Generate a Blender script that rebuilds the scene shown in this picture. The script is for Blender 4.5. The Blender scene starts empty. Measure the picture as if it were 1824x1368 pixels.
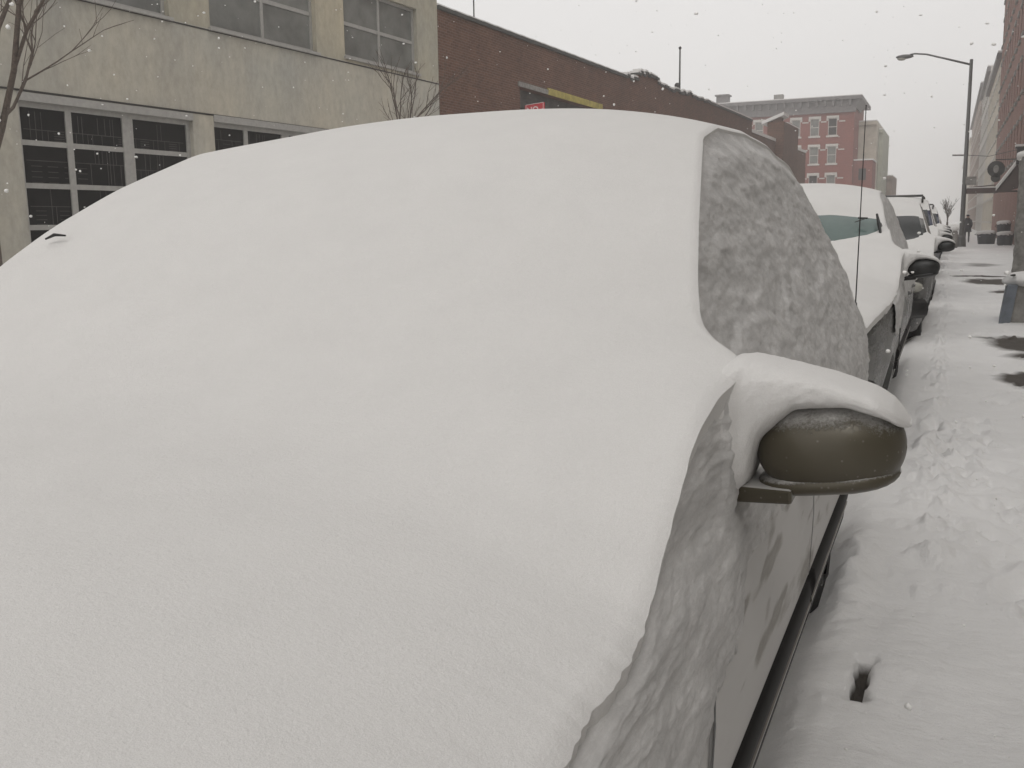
import bpy, bmesh, math, random
import numpy as np
from mathutils import Vector, Matrix, noise
S = bpy.context.scene
R = math.radians

# ------------------------------------------------------------------ camera
W0, H0, F0 = 1824.0, 1368.0, 1750.0
CXp, CYp, CAMH = 912.0, 684.0, 1.35
VPx, VPy, ROLL = 1690.0, 392.0, -157/10514
yv = np.array([VPx-CXp, VPy-CYp, F0]); yv /= np.linalg.norm(yv)
zv = np.cross(np.array([1., ROLL, 0.]), yv); zv /= np.linalg.norm(zv)
if zv[1] > 0: zv = -zv
xv = np.cross(yv, zv)
RM = np.stack([xv, yv, zv], 1)          # world -> camera (x right, y down, z forward)
RT = RM.T
cam_d = bpy.data.cameras.new("camera")
cam = bpy.data.objects.new("camera", cam_d)
S.collection.objects.link(cam)
right, down, fwd = RT[:, 0], RT[:, 1], RT[:, 2]
m = Matrix((( right[0], -down[0], -fwd[0], 0), (right[1], -down[1], -fwd[1], 0),
            (right[2], -down[2], -fwd[2], CAMH), (0, 0, 0, 1)))
cam.matrix_world = m
cam_d.sensor_width = 36.0
cam_d.lens = 36.0*F0/W0
cam_d.clip_start = 0.03; cam_d.clip_end = 3000
S.camera = cam

# ------------------------------------------------------------------ sky, sun, exposure
w = bpy.data.worlds.new("World"); S.world = w; w.use_nodes = True
nt = w.node_tree; nt.nodes.clear()
out = nt.nodes.new('ShaderNodeOutputWorld')
sky = nt.nodes.new('ShaderNodeTexSky'); sky.sky_type = 'NISHITA'; sky.sun_disc = False
SUN_EL, SUN_AZ = R(52), R(-120)
sky.sun_elevation = SUN_EL; sky.sun_rotation = SUN_AZ; sky.dust_density = 4; sky.air_density = 1.5
hsv = nt.nodes.new('ShaderNodeHueSaturation'); hsv.inputs['Saturation'].default_value = 0.05
nt.links.new(sky.outputs[0], hsv.inputs['Color'])
b1 = nt.nodes.new('ShaderNodeBackground'); b1.inputs['Strength'].default_value = 0.05
nt.links.new(hsv.outputs[0], b1.inputs['Color'])
b2 = nt.nodes.new('ShaderNodeBackground'); b2.inputs['Color'].default_value = (0.70, 0.683, 0.670, 1)
b2.inputs['Strength'].default_value = 0.93
ad = nt.nodes.new('ShaderNodeAddShader')
nt.links.new(b1.outputs[0], ad.inputs[0]); nt.links.new(b2.outputs[0], ad.inputs[1])
nt.links.new(ad.outputs[0], out.inputs['Surface'])
sd = bpy.data.lights.new("sun", 'SUN'); sd.energy = 0.4; sd.angle = R(25); sd.color = (1, .96, .9)
sun = bpy.data.objects.new("sun", sd); S.collection.objects.link(sun)
# light comes from the upper left behind the camera's left shoulder
sdir = Vector((math.cos(SUN_EL)*0.35, -math.cos(SUN_EL)*0.937, math.sin(SUN_EL)))
sun.rotation_euler = sdir.to_track_quat('Z', 'Y').to_euler()
sun.location = (-8, -8, 20)
sky.sun_rotation = math.atan2(sdir.x, sdir.y)
S.view_settings.view_transform = 'Standard'; S.view_settings.look = 'None'
S.view_settings.exposure = 0.0; S.view_settings.gamma = 1.0
S.render.resolution_x = 1024; S.render.resolution_y = 768
try:
    S.cycles.volume_bounces = 1
except Exception: pass

# ------------------------------------------------------------------ helpers
C = S.collection
def tag(o, label=None, cat=None, group=None, kind=None):
    if label: o['label'] = label
    if cat: o['category'] = cat
    if group: o['group'] = group
    if kind: o['kind'] = kind
    return o
def empty(name, loc, label=None, cat=None, group=None):
    o = bpy.data.objects.new(name, None); C.objects.link(o); o.location = loc
    o.empty_display_size = 0.2
    tag(o, label, cat, group); return o
def origin(p):
    v = Vector((0, 0, 0))
    while p is not None:
        v += Vector(p.location); p = p.parent
    return v
def mesh(name, verts, faces, mat, parent=None, smooth=False, attrs=None):
    """verts in world space; stored relative to the parent"""
    o0 = origin(parent)
    v = np.array(verts, float).reshape(-1, 3) - np.array(o0)
    me = bpy.data.meshes.new(name); me.from_pydata(v.tolist(), [], [tuple(int(i) for i in f) for f in faces])
    if isinstance(mat, (list, tuple)):
        for q in mat: me.materials.append(q)
    else: me.materials.append(mat)
    if smooth: me.polygons.foreach_set('use_smooth', [True]*len(me.polygons))
    if attrs:
        for k, a in attrs.items():
            at = me.attributes.new(k, 'FLOAT', 'POINT'); at.data.foreach_set('value', np.array(a, 'f').ravel())
    me.update()
    o = bpy.data.objects.new(name, me); C.objects.link(o)
    if parent is not None: o.parent = parent
    return o
def gfaces(nr, nc, mask=None, flip=False):
    f = []
    for i in range(nr-1):
        for j in range(nc-1):
            if mask is not None and not mask[i, j]: continue
            a, b, c, d = i*nc+j, i*nc+j+1, (i+1)*nc+j+1, (i+1)*nc+j
            f.append((a, d, c, b) if flip else (a, b, c, d))
    return f
class MB:
    def __init__(s): s.v = []; s.f = []
    def add(s, v, f):
        n = len(s.v); s.v += [tuple(p) for p in v]; s.f += [tuple(i+n for i in q) for q in f]
    def hexa(s, p):   # 8 points: bottom 4 then top 4
        s.add(p, [(0,3,2,1),(4,5,6,7),(0,1,5,4),(1,2,6,5),(2,3,7,6),(3,0,4,7)])
    def box(s, x0, x1, y0, y1, z0, z1):
        s.hexa([(x0,y0,z0),(x1,y0,z0),(x1,y1,z0),(x0,y1,z0),(x0,y0,z1),(x1,y0,z1),(x1,y1,z1),(x0,y1,z1)])
    def pbox(s, P, s0, s1, o0, o1, z0, z1):
        s.hexa([P(s0,o0,z0),P(s1,o0,z0),P(s1,o1,z0),P(s0,o1,z0),P(s0,o0,z1),P(s1,o0,z1),P(s1,o1,z1),P(s0,o1,z1)])
    def tube(s, pts, rad, n=8, cap=True):
        pts = [Vector(p) for p in pts]
        if not hasattr(rad, '__len__'): rad = [rad]*len(pts)
        rings = []
        up = None
        for i, p in enumerate(pts):
            t = (pts[min(i+1, len(pts)-1)]-pts[max(i-1, 0)]).normalized()
            if up is None:
                up = Vector((0,0,1)) if abs(t.z) < .9 else Vector((1,0,0))
            a = t.cross(up).normalized(); b = t.cross(a).normalized(); up = a.cross(t)
            rings.append([p+(a*math.cos(k*2*math.pi/n)+b*math.sin(k*2*math.pi/n))*rad[i] for k in range(n)])
        v = [q for r_ in rings for q in r_]; f = []
        for i in range(len(pts)-1):
            for k in range(n):
                f.append((i*n+k, i*n+(k+1)%n, (i+1)*n+(k+1)%n, (i+1)*n+k))
        if cap:
            f.append(tuple(range(n))[::-1]); f.append(tuple((len(pts)-1)*n+k for k in range(n)))
        s.add(v, f)
    def ell(s, c, r, nu=12, nv=8, p=1.0, jit=0, seed=0):
        v = []; f = []
        for i in range(nv+1):
            th = math.pi*i/nv
            for k in range(nu):
                ph = 2*math.pi*k/nu
                d = [math.sin(th)*math.cos(ph), math.sin(th)*math.sin(ph), math.cos(th)]
                d = [math.copysign(abs(q)**p, q) for q in d]
                q = 1 + (jit*noise.noise(Vector(d)*1.7+Vector((seed*3.1, 0, 0))) if jit else 0)
                v.append((c[0]+r[0]*d[0]*q, c[1]+r[1]*d[1]*q, c[2]+r[2]*d[2]*q))
        for i in range(nv):
            for k in range(nu):
                f.append((i*nu+k, (i+1)*nu+k, (i+1)*nu+(k+1)%nu, i*nu+(k+1)%nu))
        s.add(v, f)
    def build(s, name, mat, parent=None, smooth=False):
        return mesh(name, s.v, s.f, mat, parent, smooth)
def copy_tree(o, parent=None):
    c = o.copy(); C.objects.link(c); c.parent = parent
    for ch in o.children: copy_tree(ch, c)
    return c
def nz(x, y, z=0., o=4):
    return noise.fractal(Vector((x, y, z)), 0.6, 2.1, o)
def sstep(a, b, x):
    t = np.clip((np.asarray(x, float)-a)/(b-a), 0, 1); return t*t*(3-2*t)
def table(pts, sig=0.06, lo=-0.6, hi=5.3):
    pts = np.array(pts, float); g = np.arange(lo-1, hi+1, 0.01); v = np.interp(g, pts[:, 0], pts[:, 1])
    if sig > 0:
        k = np.arange(-int(4*sig/0.01), int(4*sig/0.01)+1)*0.01; kk = np.exp(-k*k/(2*sig*sig)); kk /= kk.sum()
        v = np.convolve(np.pad(v, len(k)//2, 'edge'), kk, 'valid')
    return lambda y: np.interp(y, g, v)

# ------------------------------------------------------------------ materials
def new_mat(name):
    m_ = bpy.data.materials.new(name); m_.use_nodes = True; n = m_.node_tree
    return m_, n, n.nodes['Principled BSDF']
def N(n, t, **kw):
    q = n.nodes.new(t)
    for k, v in kw.items():
        if k in q.inputs: q.inputs[k].default_value = v
        else: setattr(q, k, v)
    return q
def coords(n, scale=(1, 1, 1), rot=(0, 0, 0)):
    g = N(n, 'ShaderNodeTexCoord'); mp = N(n, 'ShaderNodeMapping')
    mp.inputs['Scale'].default_value = scale; mp.inputs['Rotation'].default_value = rot
    geo = N(n, 'ShaderNodeNewGeometry')
    n.links.new(geo.outputs['Position'], mp.inputs['Vector']); return mp.outputs[0]
def ramp(n, src, stops):
    r_ = N(n, 'ShaderNodeValToRGB'); e = r_.color_ramp.elements
    while len(e) < len(stops): e.new(0.5)
    for i, (p, c) in enumerate(stops):
        e[i].position = p; e[i].color = (c, c, c, 1) if not hasattr(c, '__len__') else (*c, 1)
    n.links.new(src, r_.inputs[0]); return r_.outputs[0]
def mix(n, fac, a, b, mode='MIX'):
    q = N(n, 'ShaderNodeMixRGB', blend_type=mode)
    for k, v in ((0, fac), (1, a), (2, b)):
        if hasattr(v, 'is_linked') or hasattr(v, 'links'): n.links.new(v, q.inputs[k])
        elif k == 0: q.inputs[0].default_value = v
        else: q.inputs[k].default_value = (*v, 1)
    return q.outputs[0]
def bump(n, bs, src, dist, strength=1.0):
    b = N(n, 'ShaderNodeBump'); b.inputs['Distance'].default_value = dist; b.inputs['Strength'].default_value = strength
    n.links.new(src, b.inputs['Height']); n.links.new(b.outputs[0], bs.inputs['Normal']); return b
def simple(name, col, rough=0.6, metal=0.0, var=0.12, scale=8, bmp=0.0, spec=0.5):
    m_, n, bs = new_mat(name)
    t = N(n, 'ShaderNodeTexNoise', Scale=scale, Detail=5.0, Roughness=0.6)
    n.links.new(coords(n), t.inputs['Vector'])
    c = ramp(n, t.outputs[0], [(0.3, tuple(q*(1-var) for q in col)), (0.7, tuple(min(1, q*(1+var)) for q in col))])
    n.links.new(c, bs.inputs['Base Color'])
    bs.inputs['Roughness'].default_value = rough; bs.inputs['Metallic'].default_value = metal
    bs.inputs['Specular IOR Level'].default_value = spec
    if bmp: bump(n, bs, t.outputs[0], bmp)
    return m_
SNOW = (0.685, 0.673, 0.658)
def snow_mat(name, col=SNOW, gran=0.0014, lump=0.0008, var=0.02):
    m_, n, bs = new_mat(name)
    t1 = N(n, 'ShaderNodeTexNoise', Scale=900.0, Detail=2.0); n.links.new(coords(n), t1.inputs['Vector'])
    t2 = N(n, 'ShaderNodeTexNoise', Scale=9.0, Detail=6.0, Roughness=0.65); n.links.new(coords(n), t2.inputs['Vector'])
    t3 = N(n, 'ShaderNodeTexNoise', Scale=160.0, Detail=4.0, Roughness=0.7); n.links.new(coords(n), t3.inputs['Vector'])
    c = ramp(n, t2.outputs[0], [(0.3, tuple(q*(1-var) for q in col)), (0.7, tuple(q*(1+var) for q in col))])
    c = mix(n, 0.14, c, ramp(n, t1.outputs[0], [(0.35, 0.25), (0.65, 1.0)]), 'MULTIPLY')
    n.links.new(c, bs.inputs['Base Color'])
    bs.inputs['Roughness'].default_value = 0.85; bs.inputs['Specular IOR Level'].default_value = 0.15
    a = N(n, 'ShaderNodeMath', operation='MULTIPLY'); n.links.new(t2.outputs[0], a.inputs[0]); a.inputs[1].default_value = lump
    b = N(n, 'ShaderNodeMath', operation='MULTIPLY_ADD'); n.links.new(t3.outputs[0], b.inputs[0]); b.inputs[1].default_value = gran
    n.links.new(a.outputs[0], b.inputs[2])
    bump(n, bs, b.outputs[0], 1.0, 0.9)
    return m_
M = {}
M['snow'] = snow_mat('snow')
M['snow_far'] = snow_mat('snow_far', gran=0.0, lump=0.02)
# thin crusty snow frozen to the side windows and doors
def crust_mat():
    m_, n, bs = new_mat('frozen_crust')
    at = N(n, 'ShaderNodeAttribute', attribute_name='thick')
    t1 = N(n, 'ShaderNodeTexNoise', Scale=26.0, Detail=8.0, Roughness=0.72); n.links.new(coords(n, (1, .25, .9)), t1.inputs['Vector'])
    t2 = N(n, 'ShaderNodeTexNoise', Scale=240.0, Detail=4.0, Roughness=0.8); n.links.new(coords(n, (1, .4, 1)), t2.inputs['Vector'])
    s = N(n, 'ShaderNodeMath', operation='MULTIPLY_ADD'); n.links.new(at.outputs['Fac'], s.inputs[2]); n.links.new(t1.outputs[0], s.inputs[0]); s.inputs[1].default_value = .95
    s2 = N(n, 'ShaderNodeMath', operation='MULTIPLY_ADD'); n.links.new(t2.outputs[0], s2.inputs[0]); s2.inputs[1].default_value = 0.22
    n.links.new(s.outputs[0], s2.inputs[2])
    c = ramp(n, s2.outputs[0], [(0.0, (.06, .057, .054)), (0.2, (.31, .305, .30)), (0.60, (.53, .52, .51)), (0.95, (.84, .83, .82))])
    n.links.new(c, bs.inputs['Base Color']); bs.inputs['Roughness'].default_value = 0.65
    bs.inputs['Specular IOR Level'].default_value = 0.3
    bump(n, bs, s2.outputs[0], 0.006, 0.6)
    return m_
M['crust'] = crust_mat()
def paint_mat(name, col, metal=0.4, rough=0.32, dust=0.5):
    """car paint with a dusting of blown snow; attribute 'dust' says how much sticks there"""
    m_, n, bs = new_mat(name)
    at = N(n, 'ShaderNodeAttribute', attribute_name='dust')
    t1 = N(n, 'ShaderNodeTexNoise', Scale=14.0, Detail=8.0, Roughness=0.75); n.links.new(coords(n, (1, .22, 1)), t1.inputs['Vector'])
    t2 = N(n, 'ShaderNodeTexNoise', Scale=500.0, Detail=2.0); n.links.new(coords(n), t2.inputs['Vector'])
    s = N(n, 'ShaderNodeMath', operation='MULTIPLY_ADD'); n.links.new(t1.outputs[0], s.inputs[0]); s.inputs[1].default_value = 0.9
    n.links.new(at.outputs['Fac'], s.inputs[2])
    s2 = N(n, 'ShaderNodeMath', operation='MULTIPLY_ADD'); n.links.new(t2.outputs[0], s2.inputs[0]); s2.inputs[1].default_value = 0.35
    n.links.new(s.outputs[0], s2.inputs[2])
    f = ramp(n, s2.outputs[0], [(0.55, 0.0), (1.0, dust), ])
    c = mix(n, f, col, (.62, .61, .60))
    n.links.new(c, bs.inputs['Base Color'])
    bs.inputs['Metallic'].default_value = metal*(1-dust*.6)
    r_ = ramp(n, f, [(0.0, rough), (0.5, 0.8)]); n.links.new(r_, bs.inputs['Roughness'])
    bump(n, bs, s2.outputs[0], 0.005, 0.6)
    return m_
M['paint_main'] = paint_mat('champagne_paint', (.17, .15, .12), dust=0.85)
M['paint_2'] = paint_mat('silver_paint', (.10, .10, .095), 0.5, 0.22, 0.45)
M['paint_3'] = paint_mat('white_paint', (.05, .05, .048), 0.2, 0.25, 0.5)
M['paint_4'] = paint_mat('navy_paint', (.012, .02, .06), 0.3, 0.25, 0.3)
def housing_mat():
    m_, n, bs = new_mat('mirror_paint')
    t = N(n, 'ShaderNodeTexVoronoi', Scale=70.0); n.links.new(coords(n), t.inputs['Vector'])
    f = ramp(n, t.outputs['Distance'], [(0.0, 1.0), (0.15, 0.0)])
    c = mix(n, f, (.080, .069, .047), (.22, .20, .17))
    geo = N(n, 'ShaderNodeNewGeometry'); sp = N(n, 'ShaderNodeSeparateXYZ'); n.links.new(geo.outputs['Normal'], sp.inputs[0])
    t2 = N(n, 'ShaderNodeTexNoise', Scale=220.0, Detail=5.0, Roughness=.8); n.links.new(coords(n), t2.inputs['Vector'])
    t3 = N(n, 'ShaderNodeTexNoise', Scale=22.0, Detail=3.0); n.links.new(coords(n), t3.inputs['Vector'])
    sa = N(n, 'ShaderNodeMath', operation='MULTIPLY_ADD'); n.links.new(t2.outputs[0], sa.inputs[0]); sa.inputs[1].default_value = .9; n.links.new(sp.outputs[2], sa.inputs[2])
    sb = N(n, 'ShaderNodeMath', operation='MULTIPLY_ADD'); n.links.new(t3.outputs[0], sb.inputs[0]); sb.inputs[1].default_value = .6; n.links.new(sa.outputs[0], sb.inputs[2])
    fs = ramp(n, sb.outputs[0], [(.0, 0.0), (1.0, 1.0)]); mr = N(n, 'ShaderNodeMapRange'); n.links.new(sb.outputs[0], mr.inputs[0])
    mr.inputs[1].default_value = 1.22; mr.inputs[2].default_value = 1.62
    c = mix(n, mr.outputs[0], c, (.50, .49, .475))
    bump(n, bs, mr.outputs[0], .003, .6)
    n.links.new(c, bs.inputs['Base Color']); bs.inputs['Metallic'].default_value = 0.3
    bs.inputs['Roughness'].default_value = 0.42
    bs.inputs['Coat Weight'].default_value = 0.12; bs.inputs['Coat Roughness'].default_value = 0.08
    return m_
M['housing'] = housing_mat()
M['black'] = simple('black_plastic', (.012, .012, .012), 0.45)
M['trim'] = simple('wet_black_trim', (.009, .008, .008), 0.6, var=.3, scale=40, spec=.15)
M['trim_edge'] = simple('trim_edge', (.20, .185, .16), 0.3, 0.5)
M['rubber'] = simple('rubber', (.012, .012, .012), 0.8, bmp=.002)
M['rim'] = simple('alloy', (.25, .25, .24), 0.35, 0.8)
M['glass'] = simple('car_glass', (.10, .14, .13), 0.12, 0.0, var=.1, spec=.6)
M['glass_dark'] = simple('dark_glass', (.01, .012, .012), 0.12)
M['chrome'] = simple('mirror_glass', (.5, .5, .5), 0.05, 1.0)
M['metal'] = simple('dark_metal', (.03, .028, .026), 0.45, 0.3)
M['grey_metal'] = simple('grey_metal', (.10, .10, .098), 0.5, 0.3)
M['lens'] = simple('lamp_lens', (.35, .34, .3), 0.2)

# ------------------------------------------------------------------ parked cars
CXC = -1.15
T_Zc = table([(-.5,.70),(-.38,.85),(-.25,.93),(0,.985),(.4,1.03),(.8,1.060),(1.05,1.074),(1.2,1.100),(1.35,1.162),(1.5,1.272),(1.7,1.408),(1.9,1.505),
              (2.1,1.585),(2.3,1.635),(2.55,1.665),(2.9,1.668),(3.2,1.645),(3.45,1.59),(3.7,1.48),(3.95,1.33),(4.1,1.20),(4.3,1.12),(4.6,1.08),(4.72,1.0),(4.8,.8)])
T_Ze = table([(-.5,.6),(-.35,.70),(-.2,.78),(0,.86),(.4,.885),(.71,.90),(.88,.917),(.96,.93),(1.06,.99),(1.16,1.072),(1.22,1.105),(1.30,1.128),(1.38,1.142),(1.45,1.158),(1.49,1.172),(1.53,1.20),(1.6,1.262),(1.7,1.349),
              (1.9,1.45),(2.1,1.535),(2.3,1.572),(2.7,1.588),(3.05,1.578),(3.35,1.54),(3.58,1.45),(3.86,1.30),(4.05,1.11),(4.2,1.0),(4.5,.93),(4.65,.88),(4.8,.65)], .016)
T_xe = table([(-.5,-.62),(-.35,-.48),(-.2,-.38),(0,-.31),(.4,-.28),(.78,-.275),(1.2,-.276),(1.32,-.272),(1.38,-.262),(1.455,-.262),(1.475,-.285),(1.50,-.322),(1.53,-.349),(1.6,-.371),(1.7,-.394),
              (1.9,-.437),(2.1,-.480),(2.4,-.50),(2.8,-.505),(3.2,-.50),(3.5,-.47),(3.86,-.41),(4.05,-.345),(4.2,-.32),(4.5,-.33),(4.7,-.38),(4.8,-.5)], .014)
T_ZeL = table([(-.5,.6),(-.35,.70),(-.2,.78),(0,.86),(.4,.885),(.88,.917),(1.1,1.0),(1.3,1.11),(1.4,1.175),(1.5,1.245),(1.55,1.285),(1.66,1.362),(1.83,1.45),(2.1,1.553),(2.4,1.582),(2.7,1.59),(3.05,1.578),(3.35,1.54),(3.58,1.45),(3.86,1.30),(4.05,1.11),(4.2,1.0),(4.5,.93),(4.65,.88),(4.8,.65)], .03)
T_xeL = table([(-.5,-.62),(-.35,-.48),(-.2,-.38),(0,-.31),(.4,-.28),(1.1,-.277),(1.3,-.30),(1.45,-.355),(1.55,-.378),(1.66,-.41),(1.83,-.443),(2.1,-.478),(2.4,-.50),(2.8,-.505),(3.2,-.50),(3.5,-.47),(3.86,-.41),(4.05,-.345),(4.2,-.32),(4.5,-.33),(4.7,-.38),(4.8,-.5)], .03)
T_dx = table([(-.6,-.55),(-.4,-.38),(-.3,-.22),(-.15,-.11),(0,-.06),(.4,-.01),(.8,0),(3.9,0),(4.2,-.012),(4.5,-.045),(4.7,-.12),(4.85,-.35)], .05)
WH = (0.60, 3.72)   # wheel centres along the car
def xside(y, z):
    """right body side x at height z (world side of the parked row)"""
    z = np.asarray(z, float); y = np.asarray(y, float)
    zz = np.array([0.05, .20, .40, .52, .66, .80, .90, .955, 1.2, 1.6, 2.0])
    xx = np.array([-.40, -.325, -.285, -.272, -.266, -.270, -.280, -.302, -.378, -.505, -.60])
    return np.interp(z, zz, xx) + T_dx(y)
def zlow(y):
    z = 0.10 + 0*np.asarray(y, float)
    for wc in WH:
        d = np.abs(y-wc); z = np.where(d < .37, np.maximum(z, .17+np.sqrt(np.maximum(.37**2-d*d, 0))), z)
    return z
def make_car(oy, res, label, paint, zs=1.0, hole=None, crust=True, housing='housing', zbase=-.1, wglass='glass', main=False, name='parked_car', roofrails=False, cat='car'):
    root = empty(name, (CXC, oy+2.2, zbase), label, cat, 'cars parked along the kerb')
    zm = lambda z: np.where(np.asarray(z) > .93, .93+(np.asarray(z)-.93)*zs, z)
    ys = np.concatenate([np.linspace(-.42, 4.76, int(260*res))])
    if main: ys = np.concatenate([np.linspace(-.42, .4, 40), np.linspace(.41, 2.6, 330), np.linspace(2.62, 4.76, 130)])
    Zc, Ze, xe = T_Zc(ys), T_Ze(ys), T_xe(ys)
    # ---- body shell (right side, top, left side), a little under the snow
    nu, nside = 24, 14
    rings = []; dust = []
    by = np.linspace(-.36, 4.70, 120)
    bZc, bZe, bxe = T_Zc(by)-.075, T_Ze(by)-.05, T_xe(by)
    for k, y in enumerate(by):
        zl = float(zlow(y)); ztop = max(float(bZe[k]), zl+.05)
        zsd = np.linspace(zl, ztop, nside)
        xs_ = xside(y, zsd); wt = xs_[-1]-CXC
        pts = [(xs_[i], zsd[i]) for i in range(nside)]
        for j in range(1, nu):
            u = 1-2*j/nu
            pts.append((CXC+wt*u, ztop+max(float(bZc[k])-ztop, 0.0)*(1-abs(u)**2.6)))
        pts += [(2*CXC-xs_[i], zsd[i]) for i in range(nside-1, -1, -1)]
        rings.append([(px_, y+oy, float(zm(pz))) for px_, pz in pts])
    nr, nc = len(rings), len(rings[0])
    V = [p for r_ in rings for p in r_]; F = gfaces(nr, nc, flip=True)
    for i in range(nr-1): F.append((i*nc, i*nc+nc-1, (i+1)*nc+nc-1, (i+1)*nc))     # floor
    F.append(tuple(range(nc))); F.append(tuple((nr-1)*nc+k for k in range(nc))[::-1])
    for p in V:
        dust.append((0.25 if main else -.02)+0.25*nz(p[1]*3, p[2]*5, p[0]))
    body = mesh('body', V, F, M[paint], root, True, {'dust': dust})
    # windscreen and rear window, lying on the shell
    def patch(nm, y0, y1, u0, u1, mat, off=.004):
        yy = np.linspace(y0, y1, 14); v = []
        for y in yy:
            zt = float(T_Ze(y)-.05); wt = float(xside(y, zt))-CXC; zc = float(T_Zc(y))-.075
            for u in np.linspace(u0, u1, 20):
                v.append((CXC+wt*u, y+oy, float(zm(zt+max(zc-zt,0)*(1-abs(u)**2.6)+off))))
        return mesh(nm, v, gfaces(14, 20), mat, root, True)
    patch('windscreen', 1.22, 2.12, -.93, .93, M[wglass]); patch('rear_window', 3.25, 3.98, -.9, .9, M['glass'])
    for sgn in (1, -1):
        for (ya, yb, nm) in ((1.62, 2.42, 'front_window'), (2.50, 3.48, 'rear_side_window')):
            v = []
            for y in np.linspace(ya, yb, 12):
                zt = float(T_Ze(y))-.10
                for z in np.linspace(.965, max(zt, 1.0), 8):
                    x = float(xside(y, z))+.004; v.append((x if sgn > 0 else 2*CXC-x, y+oy, float(zm(z))))
            mesh(nm, v, gfaces(12, 8, flip=(sgn < 0)), M['glass_dark'], root, True)
    # doors: panels standing 5 mm proud with a shut line round each
    for sgn in (1, -1):
        for (ya, yb, nm) in ((1.27, 2.36, 'front_door'), (2.375, 3.33, 'rear_door')):
            v = []; dd = []
            zz = np.concatenate([[.30], np.linspace(.30, .925, 34), [.925]])
            yy = np.concatenate([[ya], np.linspace(ya, yb, 60), [yb]])
            for i, y in enumerate(yy):
                for j, z in enumerate(zz):
                    inner = i in (0, len(yy)-1) or j in (0, len(zz)-1)
                    x = float(xside(y, z))+(-.01 if inner else .005)
                    v.append((x if sgn > 0 else 2*CXC-x, y+oy, z))
                    q = (.70 if main else .0)+.50*nz(y*1.4, z*6, 4)+.12*nz(y*5, z*20, 7)
                    if main: q -= 1.4*max(0, nz(y*2.0+3, z*13, 9)-.14)*(1.0 if z > .62 else .35)
                    dd.append(q)
            dr = mesh(nm, v, gfaces(len(yy), len(zz), flip=(sgn < 0)), M[paint], root, True, {'dust': dd})
            hb = MB(); yh = yb-.16
            xh = float(xside(yh, .80))
            for (a, b) in ((0, .0),):
                hb.tube([((xh+.004) if sgn > 0 else 2*CXC-xh-.004, oy+yh-.09, .80), ((xh+.03) if sgn > 0 else 2*CXC-xh-.03, oy+yh-.06, .805),
                         ((xh+.03) if sgn > 0 else 2*CXC-xh-.03, oy+yh+.06, .805), ((xh+.004) if sgn > 0 else 2*CXC-xh-.004, oy+yh+.09, .80)], .011, 6)
            hb.build('handle', M[paint], dr, True)
    for sgn in (1, -1):
        for (yg, nm) in ((1.262, 'door_gap'), (2.362, 'door_gap')):
            dg = MB(); zz = np.linspace(.30, .92, 20); v = []
            for z in zz:
                x0 = float(xside(yg, z))+.0056
                for yy_ in (yg, yg+.011): v.append((x0 if sgn > 0 else 2*CXC-x0, oy+yy_, z))
            dg.add(v, gfaces(20, 2, flip=(sgn < 0))); dg.build(nm, M['black'], root)
    # side moulding: wet black strip with a paler lower lip
    for sgn in (1, -1):
        mb = MB(); lip = MB()
        for (ya, yb) in ((1.02, 1.262), (1.275, 2.36), (2.38, 3.30)):
            yy = np.linspace(ya, yb, 24); n_ = len(yy)
            v = []; v2 = []
            prof = [(.512, .0), (.508, .014), (.48, .022), (.452, .020), (.446, .006), (.428, .006), (.424, .018), (.385, .018), (.375, .0)]
            prof2 = [(.446, .007), (.443, .0215), (.432, .0215), (.428, .007)]
            for y in yy:
                for (z, dx) in prof:
                    x = float(xside(y, z))+dx; v.append((x if sgn > 0 else 2*CXC-x, y+oy, z))
                for (z, dx) in prof2:
                    x = float(xside(y, z))+dx; v2.append((x if sgn > 0 else 2*CXC-x, y+oy, z))
            mb.add(v, gfaces(n_, len(prof), flip=(sgn > 0))+[tuple(range(len(prof))), tuple((n_-1)*len(prof)+k for k in range(len(prof)))])
            lip.add(v2, gfaces(n_, len(prof2), flip=(sgn > 0)))
        so = mb.build('side_moulding', M['trim'], root, True); lip.build('moulding_lip', M['trim_edge'], so, True)
    # wheels
    for wc in WH:
        for sgn in (1, -1):
            xo = -.365 if sgn > 0 else 2*CXC+.365
            hub = MB(); hub.tube([(xo-sgn*.10, oy+wc, .20), (xo-sgn*.02, oy+wc, .20)], .05, 12)
            wh = hub.build('wheel', M['metal'], root, True)
            ty = MB(); prof = [(.20, -.0), (.285, -.0), (.315, -.02), (.32, -.06), (.32, -.15), (.31, -.19), (.28, -.205), (.20, -.205)]
            v = []; n_ = 36
            for a in range(n_):
                th = 2*math.pi*a/n_
                for (r_, dx) in prof:
                    rr = r_*(1+ (.012 if (a % 2 and r_ > .3) else 0)); v.append((xo+sgn*dx, oy+wc+rr*math.cos(th), .20+rr*math.sin(th)))
            f = []
            for a in range(n_):
                for j in range(len(prof)-1):
                    p0, p1 = a*len(prof)+j, ((a+1) % n_)*len(prof)+j
                    f.append((p0, p1, p1+1, p0+1) if sgn > 0 else (p0, p0+1, p1+1, p1))
            ty.add(v, f); ty.build('tyre', M['rubber'], wh, True)
            rm = MB()
            for k in range(7):
                th = 2*math.pi*k/7
                rm.tube([(xo-sgn*.03, oy+wc+.03*math.cos(th), .2+.03*math.sin(th)), (xo-sgn*.02, oy+wc+.195*math.cos(th), .2+.195*math.sin(th))], [.03, .02], 6)
            rm.tube([(xo-sgn*.06, oy+wc, .2), (xo-sgn*.055, oy+wc, .2)], .2, 24)
            rm.build('rim', M['rim'], wh, True)
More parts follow.
